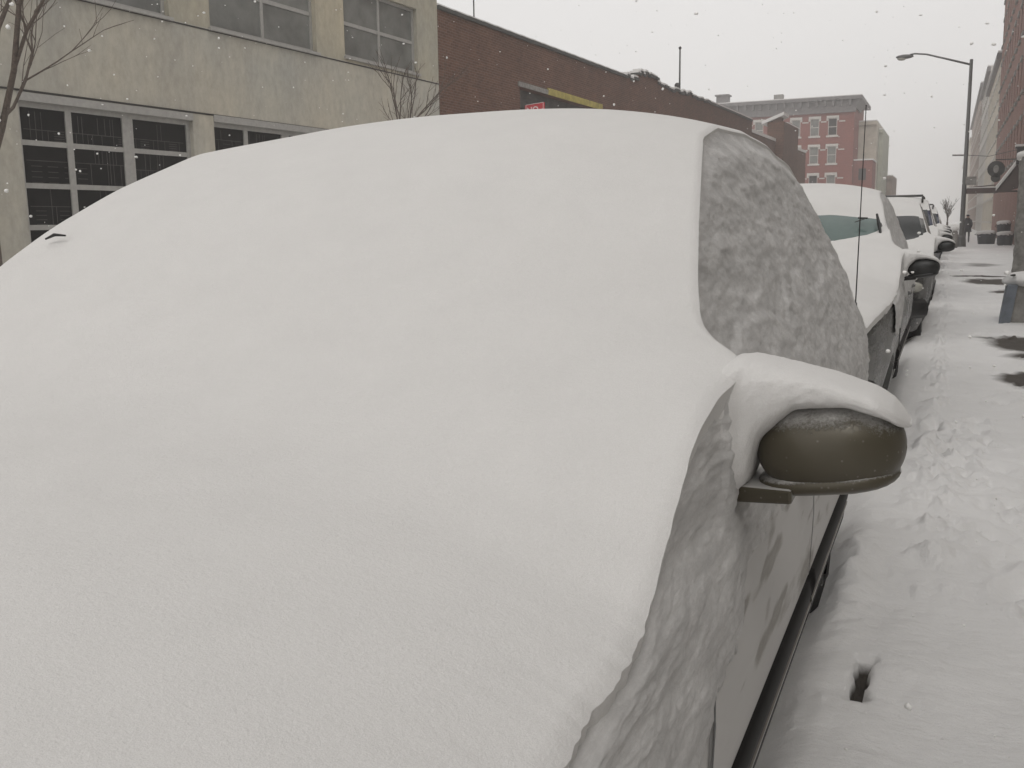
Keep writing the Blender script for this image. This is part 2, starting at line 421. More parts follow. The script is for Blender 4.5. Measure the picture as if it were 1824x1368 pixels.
    # bumper, lamps and grille at the front, lamps at the back
    for sgn in (1, -1):
        for nm, yy0, zz0, mt in (('headlight', -.30, .62, 'lens'), ('tail_light', 4.62, .72, 'lens')):
            hl = MB(); xq = -.52 if sgn > 0 else 2*CXC+.52
            hl.ell((xq, oy+yy0, zz0), (.17, .09, .065), 14, 8, .8); hl.build(nm, M[mt], root, True)
    fb = MB(); fb.tube([(CXC-.80, oy-.22, .38), (CXC-.55, oy-.40, .38), (CXC, oy-.46, .38), (CXC+.55, oy-.40, .38), (CXC+.80, oy-.22, .38)], .11, 10)
    fb.build('bumper', M[paint if main else 'black'], root, True)
    gr = MB()
    for k in range(4): gr.box(CXC-.32, CXC+.32, oy-.41, oy-.35, .55+k*.04, .57+k*.04)
    gr.build('grille', M['black'], root)
    # ---- snow blanket on top
    nU = int(260*res) if not main else 240
    us = np.linspace(-1, 1, nU)
    # denser towards the edges
    us = np.sin(us*math.pi/2*.96)/math.sin(math.pi/2*.96)
    V = np.zeros((len(ys), nU+4, 3)); msk = np.ones((len(ys)-1, nU+3), bool)
    for k, y in enumerate(ys):
        w_ = xe[k]-CXC; e = Ze[k]; c = Zc[k]
        p = 2.6
        # ragged edge of the blanket over the wing
        rag = 0.0
        if y < 1.25: rag = (.010*noise.noise(Vector((y*9+oy, 1.3, 0)))+.005*noise.noise(Vector((y*55, 2.3, 0))))*float(sstep(1.25, .95, y))
        hold = 0.0
        eL = float(T_ZeL(y)); wL = float(T_xeL(y))-CXC
        x = CXC+np.where(us > 0, w_, wL)*us+rag*np.abs(us)**8*np.sign(us)
        ee = np.where(us > 0, e, eL); z = ee+(c-ee)*(1-np.abs(us)**p)
        z = z-.007*np.clip((us-.90)/.10, 0, 1)**2.5*float(sstep(1.12, 1.28, y))*float(sstep(1.52, 1.44, y))
        # rounded shoulder close to the edge
        z = z-.006*np.clip((np.abs(us)-.975)/.025, 0, 1)**2
        for j in range(nU):
            if main or res > .5:
                z[j] += .0018*noise.noise(Vector((x[j]*1.5, y*1.2+oy, 0)))+.0006*noise.noise(Vector((x[j]*6, y*6+oy, 5)))
                if main: z[j] += .0005*noise.noise(Vector((x[j]*22, y*9, 7)))*float(sstep(1.4,1.0,y))
        if hole is not None:
            hx, hw, hz0, hz1 = hole
            zt = bz = None
            shellz = (np.interp(y, by, bZe))+(np.interp(y, by, bZc)-np.interp(y, by, bZe))*(1-np.abs(us)**2.6)
            zc_ = (hz0+hz1)/2; hh = (hz1-hz0)/2
            if 1.2 < y < 2.2:
                for j in range(nU):
                    d = math.hypot(((x[j]-hx)/hw), (z[j]-zc_)/hh)+.12*noise.noise(Vector((x[j]*5, z[j]*9, oy)))
                    t = float(sstep(.92, 1.55, d))
                    z[j] = shellz[j]-.012+(z[j]-shellz[j]+.012)*t
        V[k, 2:-2, 0] = x; V[k, 2:-2, 1] = y+oy; V[k, 2:-2, 2] = z
        for side, idx in ((1, -1), (-1, 0)):
            xe_ = x[-1] if side > 0 else x[0]; ze_ = z[-1] if side > 0 else z[0]
            j1, j2 = (-2, -1) if side > 0 else (1, 0)
            V[k, j1] = (xe_, y+oy, ze_); V[k, j2] = (xe_-side*.012, y+oy, ze_-.05)
        V[k, :, 2] = zm(V[k, :, 2])
    msk[:, 1] = False; msk[:, -2] = False
    v = V.reshape(-1, 3); F = gfaces(len(ys), nU+4, msk)
    n_ = nU+4
    sc = mesh('snow_cover', v, F, M['snow'], root, True)
    # ---- frozen crust on the side glass and shoulder
    if crust:
        rows = 150 if main else 40
        cy = np.linspace(.45, 4.66, 620 if main else 140)
        zlo = table([(-.5,.66),(1.0,.67),(1.27,.70),(1.40,.74),(1.52,.82),(1.62,.84),(1.9,.80),(2.4,.79),(3.2,.76),(4.0,.72),(4.8,.66)], .04)
        for sgn in ((1, -1) if main else (1,)):
            v = []; th = []
            for y in cy:
                e = float(T_Ze(y) if sgn > 0 else T_ZeL(y)); xe_ = float(T_xe(y) if sgn > 0 else T_xeL(y))
                e -= (.007*float(sstep(1.12, 1.28, y))*float(sstep(1.52, 1.44, y))) if sgn > 0 else 0
                zl = float(zlo(y))+.045*nz(y*5, 2+oy, 0)+.016*nz(y*40, 3, 0)
                for i in range(rows):
                    t = i/(rows-1); z = (e-.012)*(1-t)+zl*t
                    xs_ = float(xside(y, z))+.013; wk = float(sstep(1.60, 1.44, y)); xs_ = xs_*(1-wk)+max(xs_, xe_-.008-.10*max(0, 1.0-z)*0)*wk
                    k = float(sstep(.010, .045, e-z)) if y < 1.9 else float(sstep(0, .07, e-z)); x = (xe_-.004-.018*float(sstep(1.4, 1.1, y)))*(1-k)+xs_*k
                    n1 = nz(y*2.4, z*9, oy+1, 5); n2 = nz(y*9, z*34, 3, 4)
                    # slumped lobes: the lower, thicker layer on the glass
                    bl = 1.13+.035*(y-1.4)/1.4 + .06*nz(y*3.2, 7, 0, 3)+.05*abs(noise.noise(Vector((y*5, 2, 0))))
                    lob = float(sstep(bl+.012, bl-.012, z))*float(sstep(.90, .97, z)) if y > 1.35 else 0
                    q = 0.48*n1+.25*nz(y*1.1, z*4, 61, 2)+0.20*max(n2, -.2)+.55*lob-.10-.22*float(sstep(.20, .02, z-bl))*float(sstep(-.01, .02, z-bl))+.30*float(sstep(.05, .0, e-z))
                    if y > 2.1 and e-z < .22: q += .30*float(sstep(.22, .02, e-z))
                    if y < 1.4: q += .12
                    rg = max(0, 1-7*abs(noise.noise(Vector((y*2.6+z*3, z*13-y, 31)))))*max(0, noise.noise(Vector((y*1.6, z*6, 40)))+.15)
                    q += .75*rg+.22*max(0, nz(y*6, z*30, 50, 3))
                    # streaks running down
                    q += .12*max(0, nz(y*3.0+z*2, z*20, 11, 4))*2+.05*nz(y*22, z*12, 5, 3)
                    if t > .6 and main: q -= 1.3*max(0, nz(y*2.6, z*15, 21, 4)-.16)*float(sstep(.6, .85, t))
                    x += (.0040*n1+.0026*n2+.005*lob+.004*max(-.5, min(q, .6)))*k
                    if t > .97: x -= .010*(t-.97)/.03
                    v.append((x if sgn > 0 else 2*CXC-x, y+oy, float(zm(z))))
            mesh('side_crust', v, gfaces(len(cy), rows, flip=(sgn > 0)), M['crust'], root, True, {'thick': th})
    # ---- mirrors
    for sgn in (1, -1):
        X = (lambda x: x) if sgn > 0 else (lambda x: 2*CXC-x)
        mz = 0.0
        # housing: rounded shell, lengthwise rings along x
        def rings_mesh(spec, n_=40, pw=.82):
            v = []; f = []
            for (x, yc_, zc_, hy, hz) in spec:
                for a in range(n_):
                    t_ = 2*math.pi*a/n_; ca, sa = math.cos(t_), math.sin(t_)
                    v.append((X(x), oy+yc_+hy*math.copysign(abs(ca)**pw, ca), zc_+hz*math.copysign(abs(sa)**pw, sa)+mz))
            nr_ = len(spec)
            for i in range(nr_-1):
                for a in range(n_):
                    q = (i*n_+a, i*n_+(a+1) % n_, (i+1)*n_+(a+1) % n_, (i+1)*n_+a)
                    f.append(q if sgn < 0 else q[::-1])
            f.append(tuple(range(n_))); f.append(tuple((nr_-1)*n_+k for k in range(n_)))
            return v, f
        spec = []
        for k in range(25):
            t_ = math.sin((-1+2*k/24)*math.pi/2); s_ = math.sqrt(max(1-abs(t_)**2.6, .0004)) 
            x = -.142+.104*t_
            spec.append((x, 1.475+.006*t_, 1.027+.004*t_, .081*s_**.9, (.069+.002*t_)*s_))
        v, f = rings_mesh(spec)
        hs = mesh('side_mirror', v, f, M[housing], root, True)
        # lower shell rim under the housing
        spec = []
        for k in range(17):
            t_ = math.sin((-1+2*k/16)*math.pi/2); s_ = math.sqrt(max(1-abs(t_)**3.4, .0006))
            spec.append((-.144+.100*t_, 1.478, .981+.014*t_, .0775*s_, .021*s_))
        v, f = rings_mesh(spec); mesh('mirror_rim', v, f, M[housing], hs, True)
        ar = MB(); ar.hexa([(X(-.285), oy+1.43, .938), (X(-.185), oy+1.405, .950), (X(-.185), oy+1.53, .950), (X(-.285), oy+1.55, .938),
                            (X(-.285), oy+1.42, .968), (X(-.185), oy+1.395, .974), (X(-.185), oy+1.53, .974), (X(-.285), oy+1.55, .968)])
        am = ar.build('mirror_arm', M[housing], hs)
        bv = am.modifiers.new('bevel', 'BEVEL'); bv.width = .005; bv.segments = 2
        mg = MB(); mg.ell((X(-.145), oy+1.548, 1.03), (.085, .006, .052), 20, 10, .8); mg.build('mirror_glass', M['chrome'], hs, True)
        # snow heaped on the mirror, running up to the windscreen pillar
        xs_ = np.concatenate([np.linspace(-.36, -.06, 64), np.linspace(-.057, -.034, 12)])
        zt = np.interp(xs_, [-.36,-.31,-.28,-.255,-.205,-.14,-.082,-.055,-.034], [1.10,1.138,1.157,1.158,1.146,1.130,1.110,1.092,1.070])
        zb = np.interp(xs_, [-.36,-.275,-.258,-.246,-.241,-.19,-.12,-.07,-.034], [.93,.955,.962,.975,1.030,1.083,1.090,1.077,1.050])
        kk = np.array([1, 4, 6, 4, 1.])/16
        zt = np.convolve(np.pad(zt, 2, 'edge'), kk, 'valid'); zb = np.convolve(np.pad(zb, 2, 'edge'), kk, 'valid')
        yf = np.interp(xs_, [-.36,-.32,-.30,-.285,-.272,-.258,-.24,-.20,-.15,-.08,-.05,-.034], [1.25,1.26,1.29,1.325,1.355,1.372,1.382,1.392,1.400,1.408,1.425,1.45])
        v = []; n_ = 64; f = []
        for k, x in enumerate(xs_):
            wt_ = float(sstep(-.245, -.315, x)); tip = math.sqrt(max(1-float(np.clip((x+.075)/.0415, 0, 1))**2.5, .0))
            zc_ = (zt[k]+zb[k])/2; yb_ = 1.56; yc_, hy = (yf[k]+yb_)/2, (yb_-yf[k])/2
            for a in range(n_):
                t_ = 2*math.pi*a/n_; ca, sa = math.cos(t_), math.sin(t_)
                yy_ = yc_+hy*tip*math.copysign(abs(ca)**.62, ca)
                top = zt[k]*(1-wt_)+min(zt[k], float(T_Ze(yy_))-.004)*wt_
                jj = 1+.02*nz(x*20, a/n_*6+sgn, oy)+.022*nz(x*70, a*.45, 3)
                hz = ((top-zc_) if sa > 0 else (zc_-zb[k]))*(tip if x > -.075 else 1)
                v.append((X(x), oy+yc_+(yy_-yc_)*jj, zc_+hz*jj*math.copysign(abs(sa)**(.60 if sa > 0 else .8), sa)))
        for i in range(len(xs_)-1):
            for a in range(n_):
                q = (i*n_+a, i*n_+(a+1) % n_, (i+1)*n_+(a+1) % n_, (i+1)*n_+a)
                f.append(q if sgn < 0 else q[::-1])
        f.append(tuple(range(n_))); f.append(tuple((len(xs_)-1)*n_+k for k in range(n_)))
        mesh('mirror_snow', v, f, M['snow'], hs, True)
    if roofrails:
        for sgn in (1, -1):
            rr = MB(); xr = CXC+sgn*.56; z0 = float(zm(1.60))
            rr.tube([(xr, oy+2.05, z0-.06), (xr, oy+2.15, z0+.05), (xr, oy+3.4, z0+.05), (xr, oy+3.5, z0-.08)], .018, 8)
            rr.build('roof_rail', M['metal'], root, True)
        cb = MB(); cb.tube([(CXC-.56, oy+2.4, float(zm(1.60))+.07), (CXC+.56, oy+2.4, float(zm(1.60))+.07)], .022, 8)
        cb.build('roof_bar', M['grey_metal'], root, True)
    return root

car1 = make_car(0, 1, 'nearest parked car, buried in smooth deep snow, with an olive brown wing mirror sticking out', 'paint_main', main=True)
an = MB(); an.tube([(-.335, 4.28, .93), (-.335, 4.28, 1.02)], [.012, .006], 8); an.tube([(-.335, 4.28, 1.0), (-.325, 4.28, 1.805)], [.0030, .0018], 6); an.ell((-.325, 4.28, 1.806), (.003, .003, .003), 8, 6)
an.build('antenna', M['black'], car1, True)
# small dark stub in the snow at the far pillar, for a dark smudge
wp = MB(); wp.tube([(-1.825, 1.595, 1.338), (-1.800, 1.598, 1.347), (-1.77, 1.60, 1.345)], [.002, .004, .002], 6)
wp.build('wiper', M['black'], car1, True)

car2 = make_car(5.9, .55, 'second parked car, snow covered, with a strip of clear green windscreen', 'paint_2', hole=(-1.20, .68, 1.255, 1.475), housing='black')
wp = MB(); wp.tube([(-.60, 7.60, 1.375), (-.535, 7.58, 1.372)], .007, 6); wp.tube([(-.62, 7.56, 1.345), (-.55, 7.58, 1.37)], .004, 6); wp.build('wiper', M['black'], car2)
wp = MB(); wp.tube([(-.475, 7.62, 1.40), (-.455, 7.56, 1.33), (-.435, 7.50, 1.25)], [.008, .014, .008], 6); wp.build('pillar_trim', M['black'], car2)
car3 = make_car(12.1, .35, 'third parked car, white with dark clear windscreen glass under a snowy roof', 'paint_3', hole=(-.80, .42, 1.17, 1.47), wglass='glass_dark', crust=False, housing='black')
car4 = make_car(18.2, .3, 'tall parked estate car with a roof bar, fourth in the row', 'paint_4', zs=1.22, hole=(-.9, .6, 1.2, 1.5), wglass='glass_dark', crust=False, housing='black', roofrails=True)
car3.location.x += .13; car4.location.x += .12
for k, (oy_, src, lb) in enumerate(((24.3, car3, 'fifth parked car along the kerb, half hidden behind the tall estate car'),
                                    (30.2, car4, 'sixth parked car along the kerb, dark with a roof bar, near the lamp post'),
                                    (36.4, car3, 'seventh parked car along the kerb, pale in the falling snow'),
                                    (42.4, car3, 'eighth parked car along the kerb, just short of the lamp post'))):
    c = copy_tree(src); c.location = (CXC+(.10, .14, .02, .12)[k], oy_+2.2, -.1); c['label'] = lb

# ------------------------------------------------------------------ ground
def ground_mat():
    m_, n, bs = new_mat('snowy_ground')
    at = N(n, 'ShaderNodeAttribute', attribute_name='bare')
    t1 = N(n, 'ShaderNodeTexNoise', Scale=2.2, Detail=9.0, Roughness=0.7); n.links.new(coords(n, (.6, 1.6, 1)), t1.inputs['Vector'])
    t2 = N(n, 'ShaderNodeTexNoise', Scale=60.0, Detail=6.0, Roughness=0.75); n.links.new(coords(n), t2.inputs['Vector'])
    t3 = N(n, 'ShaderNodeTexNoise', Scale=500.0, Detail=2.0); n.links.new(coords(n), t3.inputs['Vector'])
    s = N(n, 'ShaderNodeMath', operation='MULTIPLY_ADD'); n.links.new(t1.outputs[0], s.inputs[0]); s.inputs[1].default_value = .55
    n.links.new(at.outputs['Fac'], s.inputs[2])
    s2 = N(n, 'ShaderNodeMath', operation='MULTIPLY_ADD'); n.links.new(t2.outputs[0], s2.inputs[0]); s2.inputs[1].default_value = .16
    n.links.new(s.outputs[0], s2.inputs[2])
    f = ramp(n, s2.outputs[0], [(0.62, 0.0), (0.95, 1.0)])
    t4 = N(n, 'ShaderNodeTexNoise', Scale=1.3, Detail=5.0, Roughness=.6); n.links.new(coords(n), t4.inputs['Vector'])
    sc = ramp(n, t4.outputs[0], [(0.3, (.76, .75, .74)), (0.7, (.84, .83, .82))])
    sc = mix(n, .10, sc, ramp(n, t3.outputs[0], [(.35, .3), (.65, 1.)]), 'MULTIPLY')
    c = mix(n, f, sc, mix(n, t2.outputs[0], (.035, .030, .027), (.13, .115, .10)))
    n.links.new(c, bs.inputs['Base Color']); bs.inputs['Roughness'].default_value = .8
    bs.inputs['Specular IOR Level'].default_value = .2
    a = N(n, 'ShaderNodeMath', operation='MULTIPLY_ADD'); n.links.new(t2.outputs[0], a.inputs[0]); a.inputs[1].default_value = .006
    b = N(n, 'ShaderNodeMath', operation='MULTIPLY'); n.links.new(t1.outputs[0], b.inputs[0]); b.inputs[1].default_value = .03
    n.links.new(b.outputs[0], a.inputs[2]); bump(n, bs, a.outputs[0], 1.0, .9)
    return m_
M['ground'] = ground_mat()
def steps(segs):
    r_ = []
    for a, b, d in segs:
        n_ = max(1, int(round((b-a)/d))); r_ += [a+(b-a)*i/n_ for i in range(n_)]
    r_.append(segs[-1][1]); return np.array(r_)
gx = steps([(-420, -60, 40), (-60, -14, 5), (-14, -2.2, .6), (-2.2, -.35, .08), (-.35, .1, .012), (.1, 1.0, .022), (1.0, 3.4, .06), (3.4, 20, 2), (20, 300, 40)])
gy = steps([(-60, -4, 6), (-4, 1.3, .3), (1.3, 2.5, .03), (2.5, 3.5, .014), (3.5, 7, .026), (7, 14, .05), (14, 30, .12), (30, 70, .5), (70, 160, 4), (160, 760, 50)])
random.seed(5)
prints = []
for k in range(120):
    t_ = random.random(); y = 2.2+38*t_**1.8
    x = .18+.42*random.random()+.25*math.sin(y*.7)+ (.0 if y < 8 else .25*random.random())
    prints.append((x, y, random.uniform(-.4, .4), random.uniform(.018, .045), random.uniform(.5, 1.1)))
for k in range(22):   # churned snow close by the mirror
    prints.append((random.uniform(.0, .35), random.uniform(4.3, 7.5), random.uniform(-1, 1), random.uniform(.02, .045), random.uniform(.4, .9)))
PR = np.array(prints)
V = np.zeros((len(gy), len(gx), 3)); bare = np.zeros((len(gy), len(gx)))
for i, y in enumerate(gy):
    near = 1.0 if -1 < y < 60 else 0.0
    P = PR[np.abs(PR[:, 1]-y) < .35]
    for j, x in enumerate(gx):
        z = -.09*float(sstep(-.25, -.5, x)); b_ = 0.0
        if near and -2.5 < x < 3.5:
            z += .030*nz(x*.9, y*.55, 1, 3)+.008*nz(x*5, y*5, 2, 3)
            z += .06*math.exp(-((x+.27)/.08)**2)*float(sstep(3.05, 3.5, y))*float(sstep(4.6, 4.1, y))*(.8+.5*nz(y*7, x*9, 5, 3)) if y < 5 else 0
            if x > -.35: z += .006*abs(nz(x*14, y*11, 4, 3))
            for (px_, py_, a_, dp, sz) in P:
                dx, dy = x-px_, y-py_
                u_, v_ = dx*math.cos(a_)+dy*math.sin(a_), -dx*math.sin(a_)+dy*math.cos(a_)
                r2 = (u_/.052/sz)**2+(v_/.125/sz)**2
                if r2 < 9:
                    z += -dp*math.exp(-r2*1.1)+dp*.42*math.exp(-(math.sqrt(r2)-1.75)**2*5)*(1+.5*nz(x*22, y*22, 2, 2))
            # bank of loose snow thrown up beside the wheels
            z += .075*math.exp(-((x+.0)/.13)**2)*max(0, nz(x*7, y*4.2, 8, 4)+.08)*float(sstep(3.4, 4.2, y))
            # ground blown bare near the stoops
            def blob(cx_, cy_, rx, ry, k=1.):
                return k*math.exp(-(((x-cx_)/rx)**2+((y-cy_)/ry)**2))
            b_ = max(blob(.98, 12.0, .46, .75, 1.3), blob(.98, 11.0, .40, .30, 1.0), blob(.82, 9.4, .34, .50, 1.3), blob(.98, 24.2, .62, 1.1, 1.1), blob(.75, 26.4, .6, .4, 1.2), blob(1.05, 21.0, .32, .5, .8), blob(.5, 12.4, .3, .15, .55), blob(1.0, 33., .8, 2, .5))
            z -= .02*b_
            # black hole in the snow beside the car
            if 2.70 < y < 3.20 and -.26 < x < -.08:
                xl = -.196+.02*(y-2.8)+.003*math.sin(y*60); xr = -.158+.011*math.sin(y*45+1)*(.6+.4*math.sin(y*23))+.03*(y-2.8)
                inside = min(float(sstep(xl-.006, xl+.006, x)), float(sstep(xr+.010, xr-.008, x)), float(sstep(2.77, 2.79, y)), float(sstep(3.11, 3.07, y)))
                z -= .10*inside; b_ = max(b_, 1.0*inside)
            if x < -.40: b_ = max(b_, .0)
        V[i, j] = (x, y, z); bare[i, j] = b_
g = mesh('ground', V.reshape(-1, 3), gfaces(len(gy), len(gx)), M['ground'], None, True, {'bare': bare.ravel()})
tag(g, 'snow covered sidewalk and street', None, None, 'structure')

# ------------------------------------------------------------------ facade helpers
def frame_of(a, d, k=1.0):
    d = np.array(d, float); d /= np.linalg.norm(d); n_ = np.array([d[1], -d[0]])
    def P(s_, o_, z_):
        q = np.array(a)+s_*d+o_*n_; return (q[0]*k, q[1]*k, CAMH+(z_-CAMH)*k if k != 1 else z_)
    return P
def wall_openings(mb, P, s0, s1, z0, z1, ops, depth=.22, back=True):
    """front wall with rectangular openings and their reveals"""
    ss = sorted({s0, s1, *[o[0] for o in ops], *[o[1] for o in ops]}); zs_ = sorted({z0, z1, *[o[2] for o in ops], *[o[3] for o in ops]})
    ss = [q for q in ss if s0 <= q <= s1]; zs_ = [q for q in zs_ if z0 <= q <= z1]
    for i in range(len(ss)-1):
        for j in range(len(zs_)-1):
            sm, zm_ = (ss[i]+ss[i+1])/2, (zs_[j]+zs_[j+1])/2
            if any(o[0] < sm < o[1] and o[2] < zm_ < o[3] for o in ops): continue
            mb.add([P(ss[i],0,zs_[j]), P(ss[i+1],0,zs_[j]), P(ss[i+1],0,zs_[j+1]), P(ss[i],0,zs_[j+1])], [(0,1,2,3)])
    for (a, b, c, d) in ops:
        for q in ([P(a,0,c),P(a,0,d),P(a,-depth,d),P(a,-depth,c)], [P(b,0,d),P(b,0,c),P(b,-depth,c),P(b,-depth,d)],
                  [P(b,0,c),P(a,0,c),P(a,-depth,c),P(b,-depth,c)], [P(a,0,d),P(b,0,d),P(b,-depth,d),P(a,-depth,d)]):
            mb.add(q, [(0,1,2,3)])
def shell(mb, P, s0, s1, z0, z1, deep):
    mb.add([P(s0,0,z0),P(s0,-deep,z0),P(s0,-deep,z1),P(s0,0,z1)], [(0,3,2,1)])
    mb.add([P(s1,0,z0),P(s1,-deep,z0),P(s1,-deep,z1),P(s1,0,z1)], [(0,1,2,3)])
    mb.add([P(s0,-deep,z0),P(s1,-deep,z0),P(s1,-deep,z1),P(s0,-deep,z1)], [(0,3,2,1)])
    mb.add([P(s0,0,z1),P(s1,0,z1),P(s1,-deep,z1),P(s0,-deep,z1)], [(0,1,2,3)])
def window(parent, P, a, b, c, d, cols, rows, fw, bw, fmat, gmat, setb=.14, curtain=None):
    """cols / rows: inner bar positions (absolute)"""
    m_ = MB()
    o0, o1 = -setb-.03, -setb+.03
    m_.pbox(P, a, a+fw, o0, o1, c, d); m_.pbox(P, b-fw, b, o0, o1, c, d)
    m_.pbox(P, a+fw, b-fw, o0, o1, c, c+fw); m_.pbox(P, a+fw, b-fw, o0, o1, d-fw, d)
    for q in cols:
        wd = bw if not hasattr(q, '__len__') else q[1]; q = q if not hasattr(q, '__len__') else q[0]
        m_.pbox(P, q-wd/2, q+wd/2, o0+.006, o1-.006, c+fw, d-fw)
    for q in rows:
        m_.pbox(P, a+fw, b-fw, o0+.012, o1-.012, q-bw/2, q+bw/2)
    f = m_.build('window', fmat, parent)
    g_ = MB(); g_.pbox(P, a+.01, b-.01, -setb-.012, -setb-.004, c+.01, d-.01); g_.build('pane', gmat, f)
    return f
def brick_mat(name, axis, c1, c2, mortar, scale=1.0, stain=.35):
    m_, n, bs = new_mat(name)
    geo = N(n, 'ShaderNodeNewGeometry'); sp = N(n, 'ShaderNodeSeparateXYZ'); n.links.new(geo.outputs['Position'], sp.inputs[0])
    cb = N(n, 'ShaderNodeCombineXYZ'); n.links.new(sp.outputs[axis], cb.inputs[0]); n.links.new(sp.outputs[2], cb.inputs[1])
    br = N(n, 'ShaderNodeTexBrick'); br.inputs['Scale'].default_value = scale
    br.inputs['Brick Width'].default_value = .22; br.inputs['Row Height'].default_value = .075; br.inputs['Mortar Size'].default_value = .010
    br.inputs['Color1'].default_value = (*c1, 1); br.inputs['Color2'].default_value = (*c2, 1); br.inputs['Mortar'].default_value = (*mortar, 1)
    br.inputs['Bias'].default_value = -.1
    n.links.new(cb.outputs[0], br.inputs['Vector'])
    t = N(n, 'ShaderNodeTexNoise', Scale=.8, Detail=8.0, Roughness=.7); n.links.new(geo.outputs['Position'], t.inputs['Vector'])
    t2 = N(n, 'ShaderNodeTexNoise', Scale=9., Detail=6.0, Roughness=.7); n.links.new(geo.outputs['Position'], t2.inputs['Vector'])
    c = mix(n, stain, br.outputs[0], ramp(n, t.outputs[0], [(.3, .35), (.7, 1.3)]), 'MULTIPLY')
    c = mix(n, .5, c, ramp(n, t2.outputs[0], [(.3, .5), (.7, 1.4)]), 'MULTIPLY')
    n.links.new(c, bs.inputs['Base Color']); bs.inputs['Roughness'].default_value = .9; bs.inputs['Specular IOR Level'].default_value = .2
    bump(n, bs, br.outputs['Fac'], -.006, .6)
    return m_
def concrete_mat(name, lo, hi, zsplit):
    m_, n, bs = new_mat(name)
    geo = N(n, 'ShaderNodeNewGeometry'); sp = N(n, 'ShaderNodeSeparateXYZ'); n.links.new(geo.outputs['Position'], sp.inputs[0])
    gt = N(n, 'ShaderNodeMath', operation='GREATER_THAN'); n.links.new(sp.outputs[2], gt.inputs[0]); gt.inputs[1].default_value = zsplit
    c = mix(n, gt.outputs[0], lo, hi)
    t = N(n, 'ShaderNodeTexNoise', Scale=1.0, Detail=8.0, Roughness=.62); n.links.new(coords(n, (1, .8, .16)), t.inputs['Vector'])
    t2 = N(n, 'ShaderNodeTexNoise', Scale=7., Detail=8.0, Roughness=.7); n.links.new(coords(n, (1, 1, .6)), t2.inputs['Vector'])
    t3 = N(n, 'ShaderNodeTexNoise', Scale=.35, Detail=3.0); n.links.new(coords(n), t3.inputs['Vector'])
    c = mix(n, .75, c, ramp(n, t.outputs[0], [(.3, (.74, .75, .77)), (.5, (.98, .97, .95)), (.7, (1.15, 1.12, 1.05))]), 'MULTIPLY')
    c = mix(n, .4, c, ramp(n, t2.outputs[0], [(.3, .6), (.7, 1.3)]), 'MULTIPLY')
    c = mix(n, .7, c, ramp(n, t3.outputs[0], [(.35, (.86, .88, .90)), (.65, (1.10, 1.04, .95))]), 'MULTIPLY')
    n.links.new(c, bs.inputs['Base Color']); bs.inputs['Roughness'].default_value = .9; bs.inputs['Specular IOR Level'].default_value = .2
    bump(n, bs, t2.outputs[0], .01, .5)
    return m_
M['concrete'] = concrete_mat('stained_concrete', (.395, .380, .338), (.375, .352, .290), 5.27)
M['brick_brown'] = brick_mat('brown_brick', 1, (.098, .046, .030), (.148, .070, .046), (.165, .115, .09))
M['brick_red'] = brick_mat('red_brick', 0, (.20, .050, .040), (.25, .068, .052), (.21, .10, .08), 1, .25)
M['brick_side'] = brick_mat('weathered_red_brick', 1, (.20, .095, .075), (.26, .125, .10), (.28, .20, .17))
M['alu'] = simple('painted_frame', (.33, .32, .30), .5, .2, .1, 12)
M['pane_dark'] = simple('black_pane', (.006, .005, .005), .3, 0, .3, spec=.2)
M['pane_grey'] = simple('blind_pane', (.14, .142, .130), .35, 0, .35, 1.6)
M['bars'] = simple('grey_bars', (.07, .066, .062), .8, spec=.2)
M['stone'] = simple('grey_stone', (.22, .21, .195), .9, 0, .35, 6, .03)
M['stone_pale'] = simple('pale_stone', (.48, .46, .43), .8, 0, .12, 5)
M['cornice'] = simple('cornice_grey', (.13, .12, .12), .7, 0, .25, 3)
M['yellow'] = simple('yellow_paint', (.34, .28, .07), .7, 0, .35, 4)
M['shutter'] = simple('steel_shutter', (.085, .080, .072), .6, .2, .3, 3)
M['coping'] = simple('coping', (.05, .05, .045), .8)
M['beige'] = simple('beige_render', (.46, .42, .35), .9, 0, .18, 1.2)
M['greenish'] = simple('greenish_render', (.36, .37, .30), .9, 0, .15, 1)
M['brownstone'] = simple('brownstone', (.22, .16, .13), .9, 0, .25, 1)
M['sign_red'] = simple('sign_red', (.50, .045, .055), .5, 0, .15, 5)
M['sign_white'] = simple('sign_white', (.72, .62, .60), .5)
M['bark'] = simple('bark', (.10, .078, .064), .9, 0, .3, 30, .01)
M['blue_grey'] = simple('blue_grey_board', (.16, .18, .21), .6, 0, .2, 8)
M['awning'] = simple('awning_cloth', (.07, .045, .04), .8)
M['bin'] = simple('bin_plastic', (.02, .022, .028), .5)
M['coat'] = simple('dark_coat', (.02, .02, .026), .9)
M['skin'] = simple('skin', (.35, .22, .16), .6)

# ------------------------------------------------------------------ concrete building on the left
A = (-13.0, 24.787)
PC = frame_of(A, (0.0540, 0.99854))
bld = empty('concrete_building', PC(-20, 0, 0), 'stained concrete industrial building with black ground floor windows across the street', 'building')
wb = MB()
ops = []
low = [(-13.13, -9.33, .9, 3.47), (-8.76, -4.96, .9, 3.50), (-4.3, -.9, .9, 3.5), (-18.0, -14.2, .9, 3.47), (-23.4, -19.2, .9, 3.47)]
up = [(-13.25, -9.76, 5.30, 7.05), (-8.70, -5.34, 5.30, 7.05), (-4.28, -1.05, 5.38, 7.02), (-18.3, -14.4, 5.3, 7.05), (-23.4, -19.5, 5.3, 7.05)]
ops = low+up+[(a, b, 9.0, 10.8) for (a, b, c, d) in up]
wall_openings(wb, PC, -34, 0, -.3, 12.5, ops, .24); shell(wb, PC, -34, 0, -.3, 12.5, 16)
wb.build('wall', M['concrete'], bld)
jt = MB(); jt.pbox(PC, -34, 0, .0, .012, 5.225, 5.25)
jt.pbox(PC, -34, 0, .0, .016, 3.61, 3.64)
jt.build('joint_strip', M['metal'], bld)
